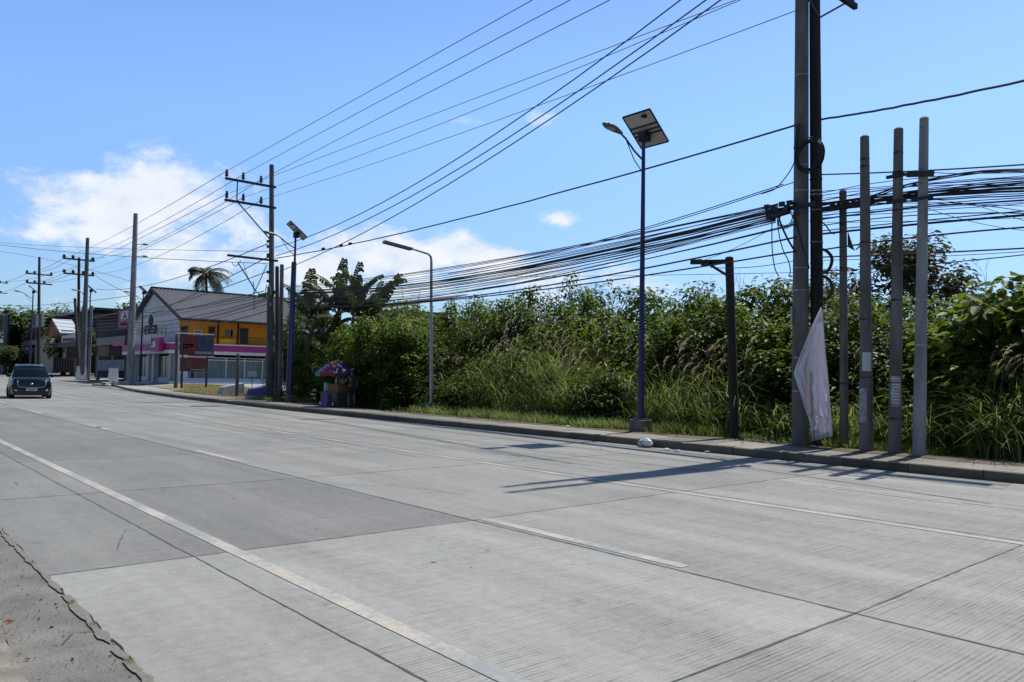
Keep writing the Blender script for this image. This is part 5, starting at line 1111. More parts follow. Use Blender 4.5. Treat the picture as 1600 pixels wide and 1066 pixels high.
def skin_mesh(name, verts, edges, radii, m, parent, sub=2):
    me = bpy.data.meshes.new(name); me.from_pydata([tuple(v) for v in verts], edges, []); o = bpy.data.objects.new(name, me); C.objects.link(o)
    sk = o.modifiers.new('skin', 'SKIN'); sk.use_smooth_shade = True
    for i, r_ in enumerate(radii): me.skin_vertices[0].data[i].radius = (r_, r_) if not isinstance(r_, tuple) else r_
    me.skin_vertices[0].data[0].use_root = True
    ss = o.modifiers.new('sub', 'SUBSURF'); ss.levels = sub; ss.render_levels = sub
    dg = bpy.context.evaluated_depsgraph_get(); ev = o.evaluated_get(dg); nm = bpy.data.meshes.new_from_object(ev); nm.name = name
    bpy.data.objects.remove(o); nm.materials.clear(); nm.materials.append(m)
    for p in nm.polygons: p.use_smooth = True
    o = bpy.data.objects.new(name, nm); C.objects.link(o); o.parent = parent
    return o
def person():
    q = PV(549, 638, YS+.1)
    pe = thing('person', 'person in dark clothes and red cap standing at the cart, one arm reaching forward', 'person', (0, 0, 0))
    skin = mat('skin', (.2, .1, .06), .6); cl = mat('navy_clothes', (.012, .016, .03), .85, var=.2); red = mat('red_cap', (.25, .02, .02), .7)
    # faces -X (toward the cart, image left); right arm reaches, left relaxed. origin between the feet
    V = []; E = []; R = []
    def a(v, r_, par=None):
        V.append(Vector(v)); R.append(r_); i = len(V)-1
        if par is not None: E.append((par, i))
        return i
    pel = a((0, 0, .90), (.13, .10)); ab = a((0, 0, 1.05), (.125, .095), pel); chs = a((-.01, 0, 1.24), (.14, .11), ab); nk = a((-.015, 0, 1.38), (.055, .055), chs); nk2 = a((-.03, 0, 1.44), (.05, .05), nk); hb_ = a((-.045, 0, 1.52), (.075, .085), nk2); ht = a((-.04, 0, 1.60), (.075, .08), hb_)
    a((-.125, 0, 1.515), .015, hb_)
    for s in (-1, 1):
        sh_ = a((-.01, s*.16, 1.33), .06, chs)
        if s < 0: el = a((-.16, s*.21, 1.12), .042, sh_); wr_ = a((-.38, s*.16, 1.1), .03, el); pm_ = a((-.45, s*.15, 1.1), (.035, .018), wr_)
        else: el = a((.03, s*.22, 1.07), .042, sh_); wr_ = a((-.04, s*.23, .84), .03, el); pm_ = a((-.06, s*.23, .77), (.035, .018), wr_)
        d = (V[pm_]-V[wr_]).normalized()
        for k in range(4): 
            o_ = Vector((0, 0, (k-1.5)*.018)) if s < 0 else Vector(((k-1.5)*.018, 0, 0)); f1 = a(V[pm_]+d*.04+o_, .009, pm_); a(V[pm_]+d*(.085-.008*abs(k-1.3))+o_+Vector((0, -s*.012, 0)), .007, f1)
        a(V[pm_]+d*.01+(Vector((0, 0, .045)) if s < 0 else Vector((-.045, 0, 0))), .01, pm_)
        hp = a((0, s*.09, .84), .085, pel); kn = a((-.03+.03*s, s*.11, .48), .055, hp); an = a((.02+.03*s, s*.12, .1), .035, kn); a((-.12+.03*s, s*.13, .05), (.035, .03), an)
    body = skin_mesh('body', V, E, R, skin, pe)
    # clothes: shirt and shorts as slightly larger shells
    V2 = [Vector((0, 0, .82)), Vector((0, 0, 1.0)), Vector((-.01, 0, 1.24)), Vector((-.013, 0, 1.37))]; E2 = [(0, 1), (1, 2), (2, 3)]; R2 = [(.155, .125), (.145, .12), (.16, .13), (.07, .07)]
    for s in (-1, 1):
        V2.append(Vector((-.01, s*.17, 1.33))); E2.append((2, len(V2)-1)); R2.append(.075); V2.append(Vector((-.09 if s < 0 else .012, s*.2, 1.2))); E2.append((len(V2)-2, len(V2)-1)); R2.append(.062)
    skin_mesh('shirt', V2, E2, R2, cl, pe)
    V3 = [Vector((0, 0, .9)), Vector((0, .09, .82)), Vector((.0, .11, .52)), Vector((0, -.09, .82)), Vector((-.06, -.11, .52))]; skin_mesh('shorts', V3, [(0, 1), (1, 2), (0, 3), (3, 4)], [(.145, .115), .1, .085, .1, .085], cl, pe)
    cap_ = MB(); cap_.ball((-.04, 0, 1.605), .098, .09, .085, 12, 8); obj('cap', cap_, red, None, smooth=True).parent = pe
    bm_ = MB().add([(-.1, -.07, 1.61), (-.2, -.04, 1.595), (-.2, .04, 1.595), (-.1, .07, 1.61), (-.1, -.07, 1.625), (-.2, -.04, 1.605), (-.2, .04, 1.605), (-.1, .07, 1.625)], [(0,1,2,3),(7,6,5,4),(0,4,5,1),(1,5,6,2),(2,6,7,3),(3,7,4,0)]); obj('cap_brim', bm_, red).parent = pe
    hr = MB().ball((-.02, 0, 1.56), .085, .088, .08, 12, 8); obj('hair', hr, M['blacktrim'], None, smooth=True).parent = pe
    for s in (-1, 1):
        obj('eye', MB().ball((-.118, s*.03, 1.54), .008, .012, .008, 8, 6), M['white_paint']).parent = pe
        obj('shoe', MB().ball((-.05+.03*s, s*.125, .045), .14, .05, .045, 10, 6), M['blacktrim'], None, smooth=True).parent = pe
    pe.location = (q.x, q.y, sg_); pe.scale = (.98, .98, .98)
person()

# ------------------------------------------------------------------ litter
lb = PG(992, 700, .0)
lit = thing('sack', 'white plastic sack with pale teal print lying in the gutter by the blue lamp', 'plastic sack', (lb.x, YK-.22, 0))
mb = MB().ball((lb.x, YK-.22, .1), .2, .13, .105, 14, 9); r = random.Random(2); mb.v = [(v[0]+r.uniform(-.015, .015), v[1]+r.uniform(-.015, .015), max(.006, v[2]+r.uniform(-.012, .012))) for v in mb.v]
obj('bag', mb, mat('sack_plastic', (.6, .66, .66), .4, col2=(.75, .77, .75), vscale=12), lit, smooth=True)
mb = MB()
for k in range(7):
    t = k/6; 
    a = math.radians(200+60*t); mb.add([(lb.x+.06*math.sin(9*t)-.05, YK-.22-.137*math.cos(math.radians(-50+100*t)), .1+.1*math.sin(math.radians(-50+100*t)))], [])
n_ = 7; mb.add([(v[0]+.07, v[1]-.002, v[2]) for v in mb.v[:7]], []); mb.f = [(i, i+1, i+8, i+7) for i in range(6)]
obj('print', mb, mat('sack_print', (.12, .35, .36), .5), lit)
lf_ = PG(10, 972, .06); M['dead_leaf'] = mat('dead_leaf', (.35, .12, .04), .7, var=.3, vscale=20)
mb = MB()
for (ax, ay, s, rz) in ((0, 0, .03, .4), (.03, .015, .024, 1.9)):
    c_, s_ = math.cos(rz)*s, math.sin(rz)*s; x_, y_ = lf_.x+ax, lf_.y+ay
    mb.add([(x_-c_, y_-s_, .055), (x_-s_*.5, y_+c_*.5, .075), (x_+c_, y_+s_, .07), (x_+s_*.5, y_-c_*.5, .06)], [(0, 1, 2), (0, 2, 3), (2, 1, 0), (3, 2, 0)])
tag(obj('dead_leaf', mb, M['dead_leaf']), 'curled orange dead leaf on the near kerb at the lower left', 'leaf')
r = random.Random(12)
for k, (px, py) in enumerate(((850, 662), (797, 655), (1105, 708), (1120, 705), (1043, 704), (1160, 693), (1270, 700), (940, 690), (1058, 706), (888, 668))):
    on_walk = py < 697 and px < 1000 or px in (1160, 1270); q = PG(px, py, .17 if on_walk else 0); s = r.uniform(.04, .09); zb = gz(q.x, q.y) if on_walk and q.y > YK+1.7 else (.17 if q.y > YK else 0)
    vs = [(q.x+s*math.cos(a)*r.uniform(.6, 1.2), q.y+s*math.sin(a)*r.uniform(.6, 1.2), max(zb, 0)+.01+r.uniform(0, .04)) for a in np.linspace(0, 5.4, 7)]
    tag(obj('litter_scrap', MB().add(vs+[(v[0], v[1], v[2]+.012) for v in vs], [tuple(range(7)), tuple(range(13, 6, -1))]+[(i, i+7, (i+1) % 7+7, (i+1) % 7) for i in range(7)]), M['white_paint' if k % 3 else 'notice']), 'small crumpled pale scrap of litter along the far kerb and verge', 'litter', 'litter scraps along the far kerb')

# ------------------------------------------------------------------ vegetation
def norm(a): return a/np.maximum(np.linalg.norm(a, axis=1, keepdims=True), 1e-9)
def leaves(P, Nn, L, W, droop=.12, U=None):
    """folded six-point leaves: P base points, Nn normals"""
    n = len(P); Nn = norm(Nn)
    if U is None: U = rng.normal(size=(n, 3))
    U = norm(U-Nn*np.sum(U*Nn, axis=1, keepdims=True)); V = np.cross(Nn, U)
    L = np.broadcast_to(np.asarray(L, dtype=float).reshape(-1, 1), (n, 1)); W = np.broadcast_to(np.asarray(W, dtype=float).reshape(-1, 1), (n, 1))
    up = Nn*W*.18
    A = P; B = P+U*L*.3+V*W*.5+up; Cc = P+U*L*.72+V*W*.36+up*.6-Nn*L*droop*.5; D = P+U*L-Nn*L*droop; E_ = P+U*L*.72-V*W*.36+up*.6-Nn*L*droop*.5; F = P+U*L*.3-V*W*.5+up
    VV = np.stack([A, B, Cc, D, E_, F], axis=1).reshape(-1, 3); b = np.arange(n)[:, None]*6
    return VV, np.concatenate([b+np.array([[0, 1, 2, 3]]), b+np.array([[0, 3, 4, 5]])])
def clumps(centers, rc, per, size, upb=.9, aspect=.62, jit=.5):
    n = len(centers)*per; c = np.repeat(centers, per, axis=0); r_ = np.repeat(rc, per)[:, None]
    d = norm(rng.normal(size=(n, 3))); rad = r_*(.35+.65*rng.random((n, 1))**.6); P = c+d*rad*np.array([[1, 1, .8]])
    Nn = d*.55+np.array([[0, 0, upb]])+rng.normal(size=(n, 3))*jit*.6
    U = d+rng.normal(size=(n, 3))*.5+np.array([[0, 0, -.3]])
    s = size*(.55+.8*rng.random(n)); return leaves(P, Nn, s, s*aspect, U=U)
def shrub_proto(seed, R_=1.9, H=4.4, ncl=62, per=58, size=.19, m='leaf', name='shrub'):
    global rng; rng = np.random.default_rng(seed); r = random.Random(seed)
    th = thing(name, '', 'shrub', (0, 0, 0))
    d = norm(rng.normal(size=(ncl, 3))); rad = (rng.random((ncl, 1)))**.42
    c = d*rad*np.array([[R_*.86, R_*.86, H*.44]])+np.array([[0, 0, H*.52]])
    c[:, 2] = np.clip(c[:, 2]+rng.normal(size=ncl)*.2, .35, H); rc = .34+.3*rng.random(ncl)
    V, Q = clumps(c, rc, per, size); np_obj('crown', V, Q, M[m], th)
    st = MB(); ends = []
    for k in range(7):
        tgt = Vector(c[r.randrange(ncl)]); ends.append(tgt); a = Vector((r.uniform(-.25, .25), r.uniform(-.25, .25), -.1)); mid = a.lerp(tgt, .5)+Vector((r.uniform(-.2, .2), r.uniform(-.2, .2), .3))
        st.tube([a, a.lerp(mid, .5)+Vector((0, 0, .15)), mid, tgt], [.05, .042, .03, .012], 6)
    for k in range(16):
        a = ends[k % 7]; st.tube([a, a+Vector((r.uniform(-.5, .5), r.uniform(-.5, .5), r.uniform(.1, .5)))], [.014, .005], 4)
    obj('stems', st, M['bark'], th); return th
protos = {k: shrub_proto(20+k, H=4.4+.2*k, size=.145+.022*(k % 3), per=80) for k in range(5)}
protos[5] = shrub_proto(61, R_=1.9, H=4.4, ncl=60, per=85, size=.12, m='leaf_dark')
protos[6] = shrub_proto(62, R_=1.3, H=2.2, ncl=34, per=55, size=.15, m='leaf')
protos[7] = shrub_proto(63, R_=1.8, H=4.2, ncl=42, per=44, size=.30, m='leaf')
used = set()
def place(kind, px, Y, topy, label, sxy=1., group=None, pxw=None):
    b_ = PV(px, 600, Y); x = b_.x; t = PV(px, topy, Y); h = t.z-gz(x, Y); H0 = {6: 2.2, 7: 4.2, 5: 4.4}.get(kind, 4.4+.2*min(kind, 4))
    o = protos[kind] if kind not in used else copy_tree(protos[kind]); used.add(kind)
    o.location = (x, Y, gz(x, Y)-.05); o.rotation_euler = (0, 0, random.uniform(0, 6.28)); o.scale = (sxy, sxy, h/H0*1.02)
    o['label'] = label
    if group: o['group'] = group
    return o
# hedge: (column px, depth Y, top row)
hedge_back = [(462,23,470),(500,23.5,478),(590,24,468),(640,24,458),(690,24,456),(730,23.6,450),(775,23.2,440),(815,23,438),(858,23,446),(905,23.5,434),(950,24,448),(992,24,455),(1035,23.5,448),(1078,22.5,432),(1118,22.3,441),(1162,22.3,428),(1205,22.3,426),(1245,22.5,430),
              (1290,22.5,432),(1335,22.5,441),(1385,22.8,452),(1430,23,455),(1480,23,462),(1530,23,460),(1585,22.5,448),(1640,22.5,430)]
hedge_front = [(545,20.8,505),(585,20.8,490),(628,20.6,478),(668,20.6,480),(705,21,474),(748,21,470),(650,19.6,520),(600,19.6,530),(560,19.4,555),(700,19.6,540),(790,21.4,470),(1090,20.6,468),(1130,20.4,478),(1180,20.4,465),(1225,20.4,470),(1300,20.4,462),(1345,20.6,470),(1400,20.8,490),(1250,19.8,520),(1195,19.4,545),(1320,19.6,530),
               (1500,20.0,490),(1545,19.6,470),(1590,19.4,440),(1640,19.2,400),(1520,18.6,560),(1370,19.9,520),(870,21.6,478),(930,21.5,475),(1010,21.4,480)]
def seg(px):
    for lim, s in ((520, 'behind the solar lamp at the pole cluster'), (610, 'behind the vendor stall'), (700, 'behind the gooseneck lamp'), (800, 'right of the gooseneck lamp'), (900, 'in the middle above the tall reeds'), (985, 'left of the large blue solar lamp'), (1060, 'right of the large blue solar lamp'),
                   (1135, 'left of the short black pole'), (1240, 'between short black pole and twin poles'), (1340, 'between the twin poles and the slim bare pole'), (1410, 'behind the middle bare poles'), (1500, 'right of the tallest bare pole'), (9999, 'at the right edge of the picture')):
        if px < lim: return s
for i, (px, Y, ty) in enumerate(hedge_back):
    k = [5, 1, 5, 3, 2, 5, 0, 4][i % 8]
    if px in (905, 950, 992): k = 5
    place(k, px, Y, ty+random.uniform(-9, 13), 'tall shrub topping the hedge '+seg(px), random.uniform(.95, 1.3), 'shrubs along the top of the hedge')
for i, (px, Y, ty) in enumerate(hedge_front):
    k = [1, 3, 5, 0, 4, 5, 2][i % 7]
    if px > 1490: k = 7
    place(k, px, Y, ty+random.uniform(-6, 6), 'leafy shrub at the hedge front '+seg(px), 1.0, 'shrubs in the front of the hedge')
for px, Y, ty, lab in ((578, 17.9, 590, 'bright yellow-green low bush just right of the vendor stall'), (735, 18.6, 578, 'low dark bush at the hedge foot right of the gooseneck lamp'), (940, 18.3, 582, 'low dark shady bush left of the large blue solar lamp'), (968, 18.4, 580, 'second low dark bush touching the large blue solar lamp'),
                       (905, 18.9, 590, 'low dark bush left of the shady one by the blue lamp'), (478, 18.6, 598, 'low weedy bush between pole cluster and stall'), (700, 18.5, 600, 'small bush at the foot of the gooseneck lamp'), (1490, 18.2, 590, 'low dark bush right of the tallest bare pole'), (640, 18.3, 585, 'low shaded bush left of the gooseneck lamp foot'),
                       (612, 18.3, 580, 'low shaded bush between stall and gooseneck lamp')):
    place(6, px, Y, ty, lab, 1.0)
for px, Y, ty in ((548, 18.4, 528), (588, 18.2, 508), (630, 18.5, 500), (500, 19.0, 540)):
    place(3, px, Y, ty, 'tall leaning shrub shading the vendor stall '+('at its left' if px < 520 else 'from right above it' if px < 560 else 'and the verge to its right'), .95, 'shrubs shading the stall')
for i, (px, Y, ty) in enumerate(((765, 18.9, 560), (815, 19.2, 545), (860, 18.6, 585), (1035, 19.4, 545), (1070, 18.6, 590), (1105, 19.3, 560), (1160, 18.9, 590), (1305, 18.6, 598), (1375, 18.8, 585), (1425, 18.8, 575), (1540, 18.2, 560), (1590, 18.0, 570))):
    place(6, px, Y, ty, 'small leafy weed bush among the reeds '+seg(px), random.uniform(.6, 1.0), 'weed bushes among the reeds')
# bushes left of the pole cluster
for px, Y, ty, lab in ((452, 19.2, 520, 'dark shrub right behind the pole cluster beside the shop'), (470, 20, 500, 'dark shrub under the left banana plant')): place(5, px, Y, ty, lab, .8)

def tube_np(pts, rads): return MB().tube(pts, rads, 6)
# banana plants
def banana(px, Y, topy, label, seed, nl=8, hs_f=.62, up=None, Lf=2.6):
    r = random.Random(seed); b_ = PV(px, 600, Y); x = b_.x; g_ = gz(x, Y); H = PV(px, topy, Y).z-g_; hs = H*hs_f
    th = thing('banana_plant', label, 'banana plant', (x, Y, g_), 'banana plants between shop and hedge')
    lean = Vector((r.uniform(-.2, .2), r.uniform(-.2, .2), 0)); top = Vector((x, Y, g_+hs))+lean
    obj('pseudostem', MB().tube([Vector((x, Y, g_-.1)), Vector((x, Y, g_+hs*.5))+lean*.4, top], [.17, .13, .08], 9), M['stem_green'], th, smooth=True)
    for k in range(nl):
        az = k*2.4+r.uniform(-.4, .4); el = math.radians(r.uniform(50, 82)) if k < 4 else math.radians(r.uniform(20, 60)); L = Lf*r.uniform(.8, 1.1); bend = r.uniform(.5, 1.25) if k >= 2 else r.uniform(.1, .4)
        if k == 0 and up: el = math.radians(84); bend = .15; L = H-hs+.1
        pts = []; p = top.copy(); n = 22; e = el
        for i in range(n+1):
            pts.append(p.copy()); p = p+Vector((math.cos(az)*math.cos(e), math.sin(az)*math.cos(e), math.sin(e)))*(L/n); e -= bend*1.7/n*(i/n*1.6)
        side = Vector((-math.sin(az), math.cos(az), 0)); V = []; Q = []
        for s in (-1, 1):
            tear = 0
            for i in range(3, n):
                t = i/n; w = .42*math.sin(math.pi*min(1, (t-.08)*1.02)**.8)**.6*(L/2.6)+.02
                if r.random() < .3: tear = r.uniform(.0, .6)
                if r.random() < .06: continue
                a, b2 = pts[i], pts[i].lerp(pts[i+1], .93 if r.random() < .5 else 1.0); dz = Vector((0, 0, -w*(.15+tear))); sw_ = (pts[i+1]-pts[i])*r.uniform(.6, 1.4)
                up_ = Vector((0, 0, .06)); n0 = len(V)
                m1_, m2_ = a+side*s*w*.5+up_+sw_*.3+dz*.15, b2+side*s*w*.5+up_+sw_*.3+dz*.15
                V += [a, b2, m2_, m1_, b2+side*s*w*(1-.4*tear)+dz+sw_*.7, a+side*s*w*(1-.4*tear)+dz+sw_*.7]; Q += [(n0, n0+1, n0+2, n0+3), (n0+3, n0+2, n0+4, n0+5)]
        lf = np_obj('leaf', [tuple(v) for v in V], Q, M['banana'], th); 
        obj('midrib', MB().tube(pts[::3]+[pts[-1]], [.035]*3+[.022]*3+[.01]*(len(pts[::3])+1-6), 5), M['stem_green'], lf)
banana(478, 19.6, 424, 'left banana plant with one leaf raised to the right above the solar lamp post', 3, 9, .62, True, 2.4)
banana(500, 21.0, 450, 'banana plant low in the gap between the left and the middle ones', 8, 8, .6, False, 2.2)
banana(523, 20.4, 409, 'banana plant with a single thin furled leaf standing straight up', 12, 9, .62, True, 2.6)
banana(549, 20.2, 414, 'banana plant with a pale shredded upright leaf, above the vendor stall', 21, 10, .62, True, 2.8)
banana(575, 21.5, 440, 'rightmost banana plant with a long leaf arching right over the hedge', 33, 8, .66, False, 3.2)
banana(462, 21.5, 470, 'small banana plant hidden behind the pole cluster and blue post', 41, 7, .6, False, 2.2)
banana(512, 19.3, 488, 'low banana plant with torn drooping leaves left of the parasol', 47, 8, .6, False, 2.2)
# coconut palm behind the shop
def palm(px, X, topy, label, seed):
    r = random.Random(seed); b_ = PX(px, 590, X); y = b_.y; top = PX(px, topy, X); g_ = .4; th = thing('palm_tree', label, 'palm tree', (X, y, g_))
    hz = top.z-1.0
    obj('trunk', MB().tube([Vector((X, y+1.5, g_-.2)), Vector((X, y+.6, hz*.5)), Vector((X, y, hz))], [.26, .2, .16], 9), M['bark'], th, smooth=True)
    V = []; Q = []; rb = MB()
    for k in range(24):
        az = r.uniform(0, 6.28); el = r.uniform(-.2, 1.15); L = 3.6; p = Vector((X, y, hz)); e = el; pts = []
        wind = Vector((.02, .055, -.01))
        for i in range(15): pts.append(p.copy()); p = p+Vector((math.cos(az)*math.cos(e), math.sin(az)*math.cos(e), math.sin(e)))*(L/14)+wind*(i/14)*1.5; e -= .14
        rb.tube(pts[::2], [.04, .035, .03, .025, .02, .015, .01, .008][:len(pts[::2])], 4)
        side = Vector((-math.sin(az), math.cos(az), 0))
        for s in (-1, 1):
            for i in range(2, 14):
                for h_ in (0, .5):
                    a = pts[i].lerp(pts[min(i+1, 14)], h_); l_ = .85*math.sin(math.pi*(i/15)**.7)+.15; dr = r.uniform(.3, .9); fw_ = (pts[min(i+1, 14)]-pts[i-1]).normalized()
                    tip = a+(side*s*.8+fw_*.5).normalized()*l_+Vector((0, .12, -l_*dr)); w_ = fw_*.05; n0 = len(V); V += [a-w_, a+w_, a.lerp(tip, .6)+w_, a.lerp(tip, .6)-w_, tip, tip]; Q += [(n0, n0+1, n0+2, n0+3), (n0+3, n0+2, n0+4, n0+5)]
    V = [tuple(v) for v in V]; np_obj('crown', V, [q for q in Q], M['palm'], th); obj('frond_ribs', rb, M['bark_dark'], th)
palm(316, -112, 418, 'windblown coconut palm crown rising behind the grey roof of the shop', 5)

def grow(seed, H, spread, r0, levels=4, trunk=.3, nb=3, up=.35):
    r = random.Random(seed); mb = MB(); tips = []
    def br(p, d, L, rad, lv):
        pts = [p]; n = 4
        for i in range(n):
            d = (d+Vector((r.uniform(-.2, .2), r.uniform(-.2, .2), r.uniform(-.05, .16)))).normalized(); p = p+d*L/n; pts.append(p)
        mb.tube(pts, [rad*(1-.45*i/n) for i in range(n+1)], 6 if rad > .03 else 4)
        if lv == 0: tips.append(p); return
        for k in range(nb+(1 if lv == levels else 0)):
            a = r.uniform(0, 6.28); t = Vector((math.cos(a)*spread, math.sin(a)*spread, up+r.uniform(-.1, .3))); q = pts[-1] if k < 2 else pts[2+(k % 2)]
            br(q, (d*.55+t).normalized(), L*r.uniform(.6, .8), rad*.55, lv-1)
        if lv <= 2: tips.append(p)
    br(Vector((0, 0, -.1)), Vector((0, 0, 1)), H*trunk, r0, levels); return mb, tips
def tree(name, px, Y, topy, H0, label, seed, m='leaf_rust', size=.14, per=30, rc=.5, spread=.8, levels=4, nb=3, leafy=True, bark='bark_dark', r0=.16, aspect=.55, group=None, wid=1.0):
    global rng; rng = np.random.default_rng(seed)
    mb, tips = grow(seed, H0, spread, r0, levels, nb=nb); zmax = max(t.z for t in tips)+(rc*.7 if leafy else 0)
    b_ = PV(px, 600, Y); x = b_.x; g_ = gz(x, Y); s = (PV(px, topy, Y).z-g_)/zmax
    th = thing(name, label, 'tree', (0, 0, 0), group); obj('trunk', mb, M[bark], th)
    if leafy:
        c = np.array([tuple(t) for t in tips]); c = c+rng.normal(size=c.shape)*.12; V, Q = clumps(c, rc*(.6+.6*rng.random(len(c))), per, size, aspect=aspect); np_obj('crown', V, Q, M[m], th)
    th.location = (x, Y, g_); th.scale = (s*wid, s*wid, s); return th
tree('tree', 1452, 34, 366, 8, 'airy tree with sparse rusty-green crown seen through the bare poles', 17, per=40, rc=.5, size=.17, spread=1.0, wid=1.25)
tree('bare_tree', 1543, 29, 418, 7, 'leafless twiggy tree above the hedge near the right edge', 9, leafy=False, levels=5, nb=2, r0=.09, spread=.7, bark='bark')
for i, (px, ty) in enumerate(((540, 506), (576, 498), (612, 492))):
    tree('tree', px, 17.9, ty, 5, ['small tree leaning over the parasol from its left', 'leafy tree rising directly behind and above the vendor', 'leafy tree between the vendor stall and the gooseneck lamp'][i], 55+i, m='leaf', size=.19, per=52, rc=.55, spread=1.0, levels=3, nb=3, r0=.07, wid=.8)
# far trees at the left
for i, (px, Y, ty, H0, lab, m, w_) in enumerate(((18, 38, 478, 7, 'bushy tree at the left edge under the far solar lamp', 'leaf_far', 1.5), (40, 42, 492, 7, 'rounded tree between the left edge and the far solar lamp', 'leaf_far', 1.3), (2, 36, 505, 6, 'low tree cut by the left picture edge', 'leaf_far', 1.4),
        (88, 62, 478, 8, 'small loose tree crown above the far dark roof', 'leaf_rust', .8), (112, 40, 512, 6, 'green tree squeezed behind the gate house sign', 'leaf_dark', 1.2), (98, 43, 508, 6, 'dark tree behind the tan gable of the gate house', 'leaf_dark', 1.2), (66, 40, 512, 6, 'dark tree behind the far pole with transformers', 'leaf_dark', 1.1),
        (206, 40, 468, 8, 'dark tree rising behind the old house and whitish pole', 'leaf_dark', .8), (196, 38, 476, 8, 'smaller dark tree peeking over the old house roof', 'leaf_dark', .6), (26, 34, 540, 5, 'low tree in front of the dark building at the left', 'leaf_far', 1.4), (130, 46, 508, 6, 'dark tree behind the far bare poles', 'leaf_dark', 1.2))):
    tree('tree', px, Y, ty, H0, lab, 70+i, m=m, size=.3, per=60, rc=.95, spread=.9, levels=3, nb=3, r0=.2, wid=w_)
# spiky volunteer tree above the hedge left of the blue lamp
tree('sapling', 918, 22.2, 428, 5, 'thin sapling sticking up out of the hedge left of the large blue lamp', 91, m='leaf', size=.15, per=26, rc=.3, spread=.35, levels=3, nb=2, r0=.05, wid=.6)
tree('sapling', 975, 22.6, 441, 5, 'second wispy sapling beside the large blue lamp above the hedge', 93, m='leaf_rust', size=.13, per=18, rc=.25, spread=.4, levels=3, nb=2, r0=.04, wid=.7)

for i, (px, Y, ty) in enumerate(((655, 21.8, 448), (792, 21.9, 428), (872, 21.9, 436), (1030, 21.6, 438), (1150, 21.4, 424), (1312, 21.6, 428), (1415, 21.8, 446))):
    tree('dead_tree', px, Y, ty, 5, 'dead leafless tree in the hedge '+seg(px), 120+i, leafy=False, levels=3, nb=2, r0=.035, spread=.45, bark='bark', wid=.6)
# grasses
def blades(base, h, lean, az, w, seg_=4, curl=1.0):
    n = len(base); t = np.linspace(0, 1, seg_+1)[None, :, None]
    h = h[:, None, None]; hd = np.stack([np.cos(az), np.sin(az)], 1)[:, None, :]; ln = lean[:, None, None]
    hor = hd*(h*ln*t**2.0*curl); z = h*(t-.5*ln*t**2.6*curl)
    P = np.concatenate([base[:, None, :2]+hor, base[:, None, 2:]+z], 2)
    sd = np.stack([-np.sin(az), np.cos(az), np.zeros(n)], 1)[:, None, :]; ww = w[:, None, None]*(1-t**1.6*.92)*.5
    A = P-sd*ww; B = P+sd*ww; V = np.stack([A, B], 2).reshape(-1, 3); k = (seg_+1)*2; b0 = (np.arange(n)*k)[:, None]
    Q = np.concatenate([b0+np.array([[2*i, 2*i+1, 2*i+3, 2*i+2]]) for i in range(seg_)]); return V, Q
rng = np.random.default_rng(77)
def field(zone, dens, hfun, w0, w1, l0, l1, name, m, label=None, clump=40, cr=.22, seg_=4, avoid=None):
    """zone: list of (px0, px1, Y0, Y1, height, n clumps)"""
    Vs = []; Qs = []; n0 = 0; tops = []
    for (p0, p1, Y0, Y1, h, nc) in zone:
        for _ in range(nc):
            Y = rng.uniform(Y0, Y1); px = rng.uniform(p0, p1); x = PV(px, 600, Y).x; g_ = gz(x, Y); hh = h*rng.uniform(.65, 1.12); k = int(clump*rng.uniform(.7, 1.3))
            bs = np.stack([x+rng.normal(size=k)*cr, Y+rng.normal(size=k)*cr, np.full(k, g_-.02)], 1)
            if Y0 < 16.3: bs[:, 1] = np.maximum(bs[:, 1], 16.06)
            V, Q = blades(bs, hh*rng.uniform(.45, 1.05, k), rng.uniform(l0, l1, k), rng.uniform(0, 2*np.pi, k), rng.uniform(w0, w1, k), seg_)
            Vs.append(V); Qs.append(Q+n0); n0 += len(V); tops.append((x, Y, g_, hh))
    o = np_obj(name, np.concatenate(Vs), np.concatenate(Qs), M[m]); struct(o, 'stuff'); return tops
tops = field([(690, 800, 18.2, 20.6, 2.3, 34), (740, 900, 19.0, 21.2, 3.3, 60), (780, 920, 17.8, 19.5, 1.9, 42), (850, 990, 19.4, 21.0, 2.6, 34), (990, 1135, 18.2, 20.4, 2.3, 70), (1010, 1130, 17.4, 18.6, 1.5, 34), (1135, 1185, 18.0, 19.8, 2.2, 16),
              (1150, 1245, 17.6, 18.8, 1.25, 30), (1285, 1450, 17.0, 18.8, 1.25, 60), (1340, 1400, 18.4, 19.4, 1.9, 14), (1440, 1530, 17.2, 18.8, 1.4, 26), (1530, 1640, 17.2, 18.8, 1.9, 36), (1560, 1660, 16.9, 18.0, 1.6, 16), (555, 620, 17.6, 18.6, 1.3, 14), (870, 900, 17.6, 18.4, 1.5, 8)],
             1, None, .014, .034, .25, 1.0, 'tall_reeds', 'reed', clump=58, cr=.24)
Vs = []; Qs = []; n0 = 0
for (x, Y, g_, hh) in tops:
    if rng.random() < .35: continue
    k = int(rng.integers(8, 20)); bs = np.stack([x+rng.normal(size=k)*.2, Y-.1+rng.normal(size=k)*.2, np.full(k, g_)+rng.uniform(0, hh*.45, k)], 1)
    V, Q = blades(bs, hh*rng.uniform(.45, .8, k), rng.uniform(.8, 1.9, k), rng.uniform(0, 6.28, k), rng.uniform(.028, .055, k), 5); Vs.append(V); Qs.append(Q+n0); n0 += len(V)
struct(np_obj('broad_reed_leaves', np.concatenate(Vs), np.concatenate(Qs), M['reed']), 'stuff')
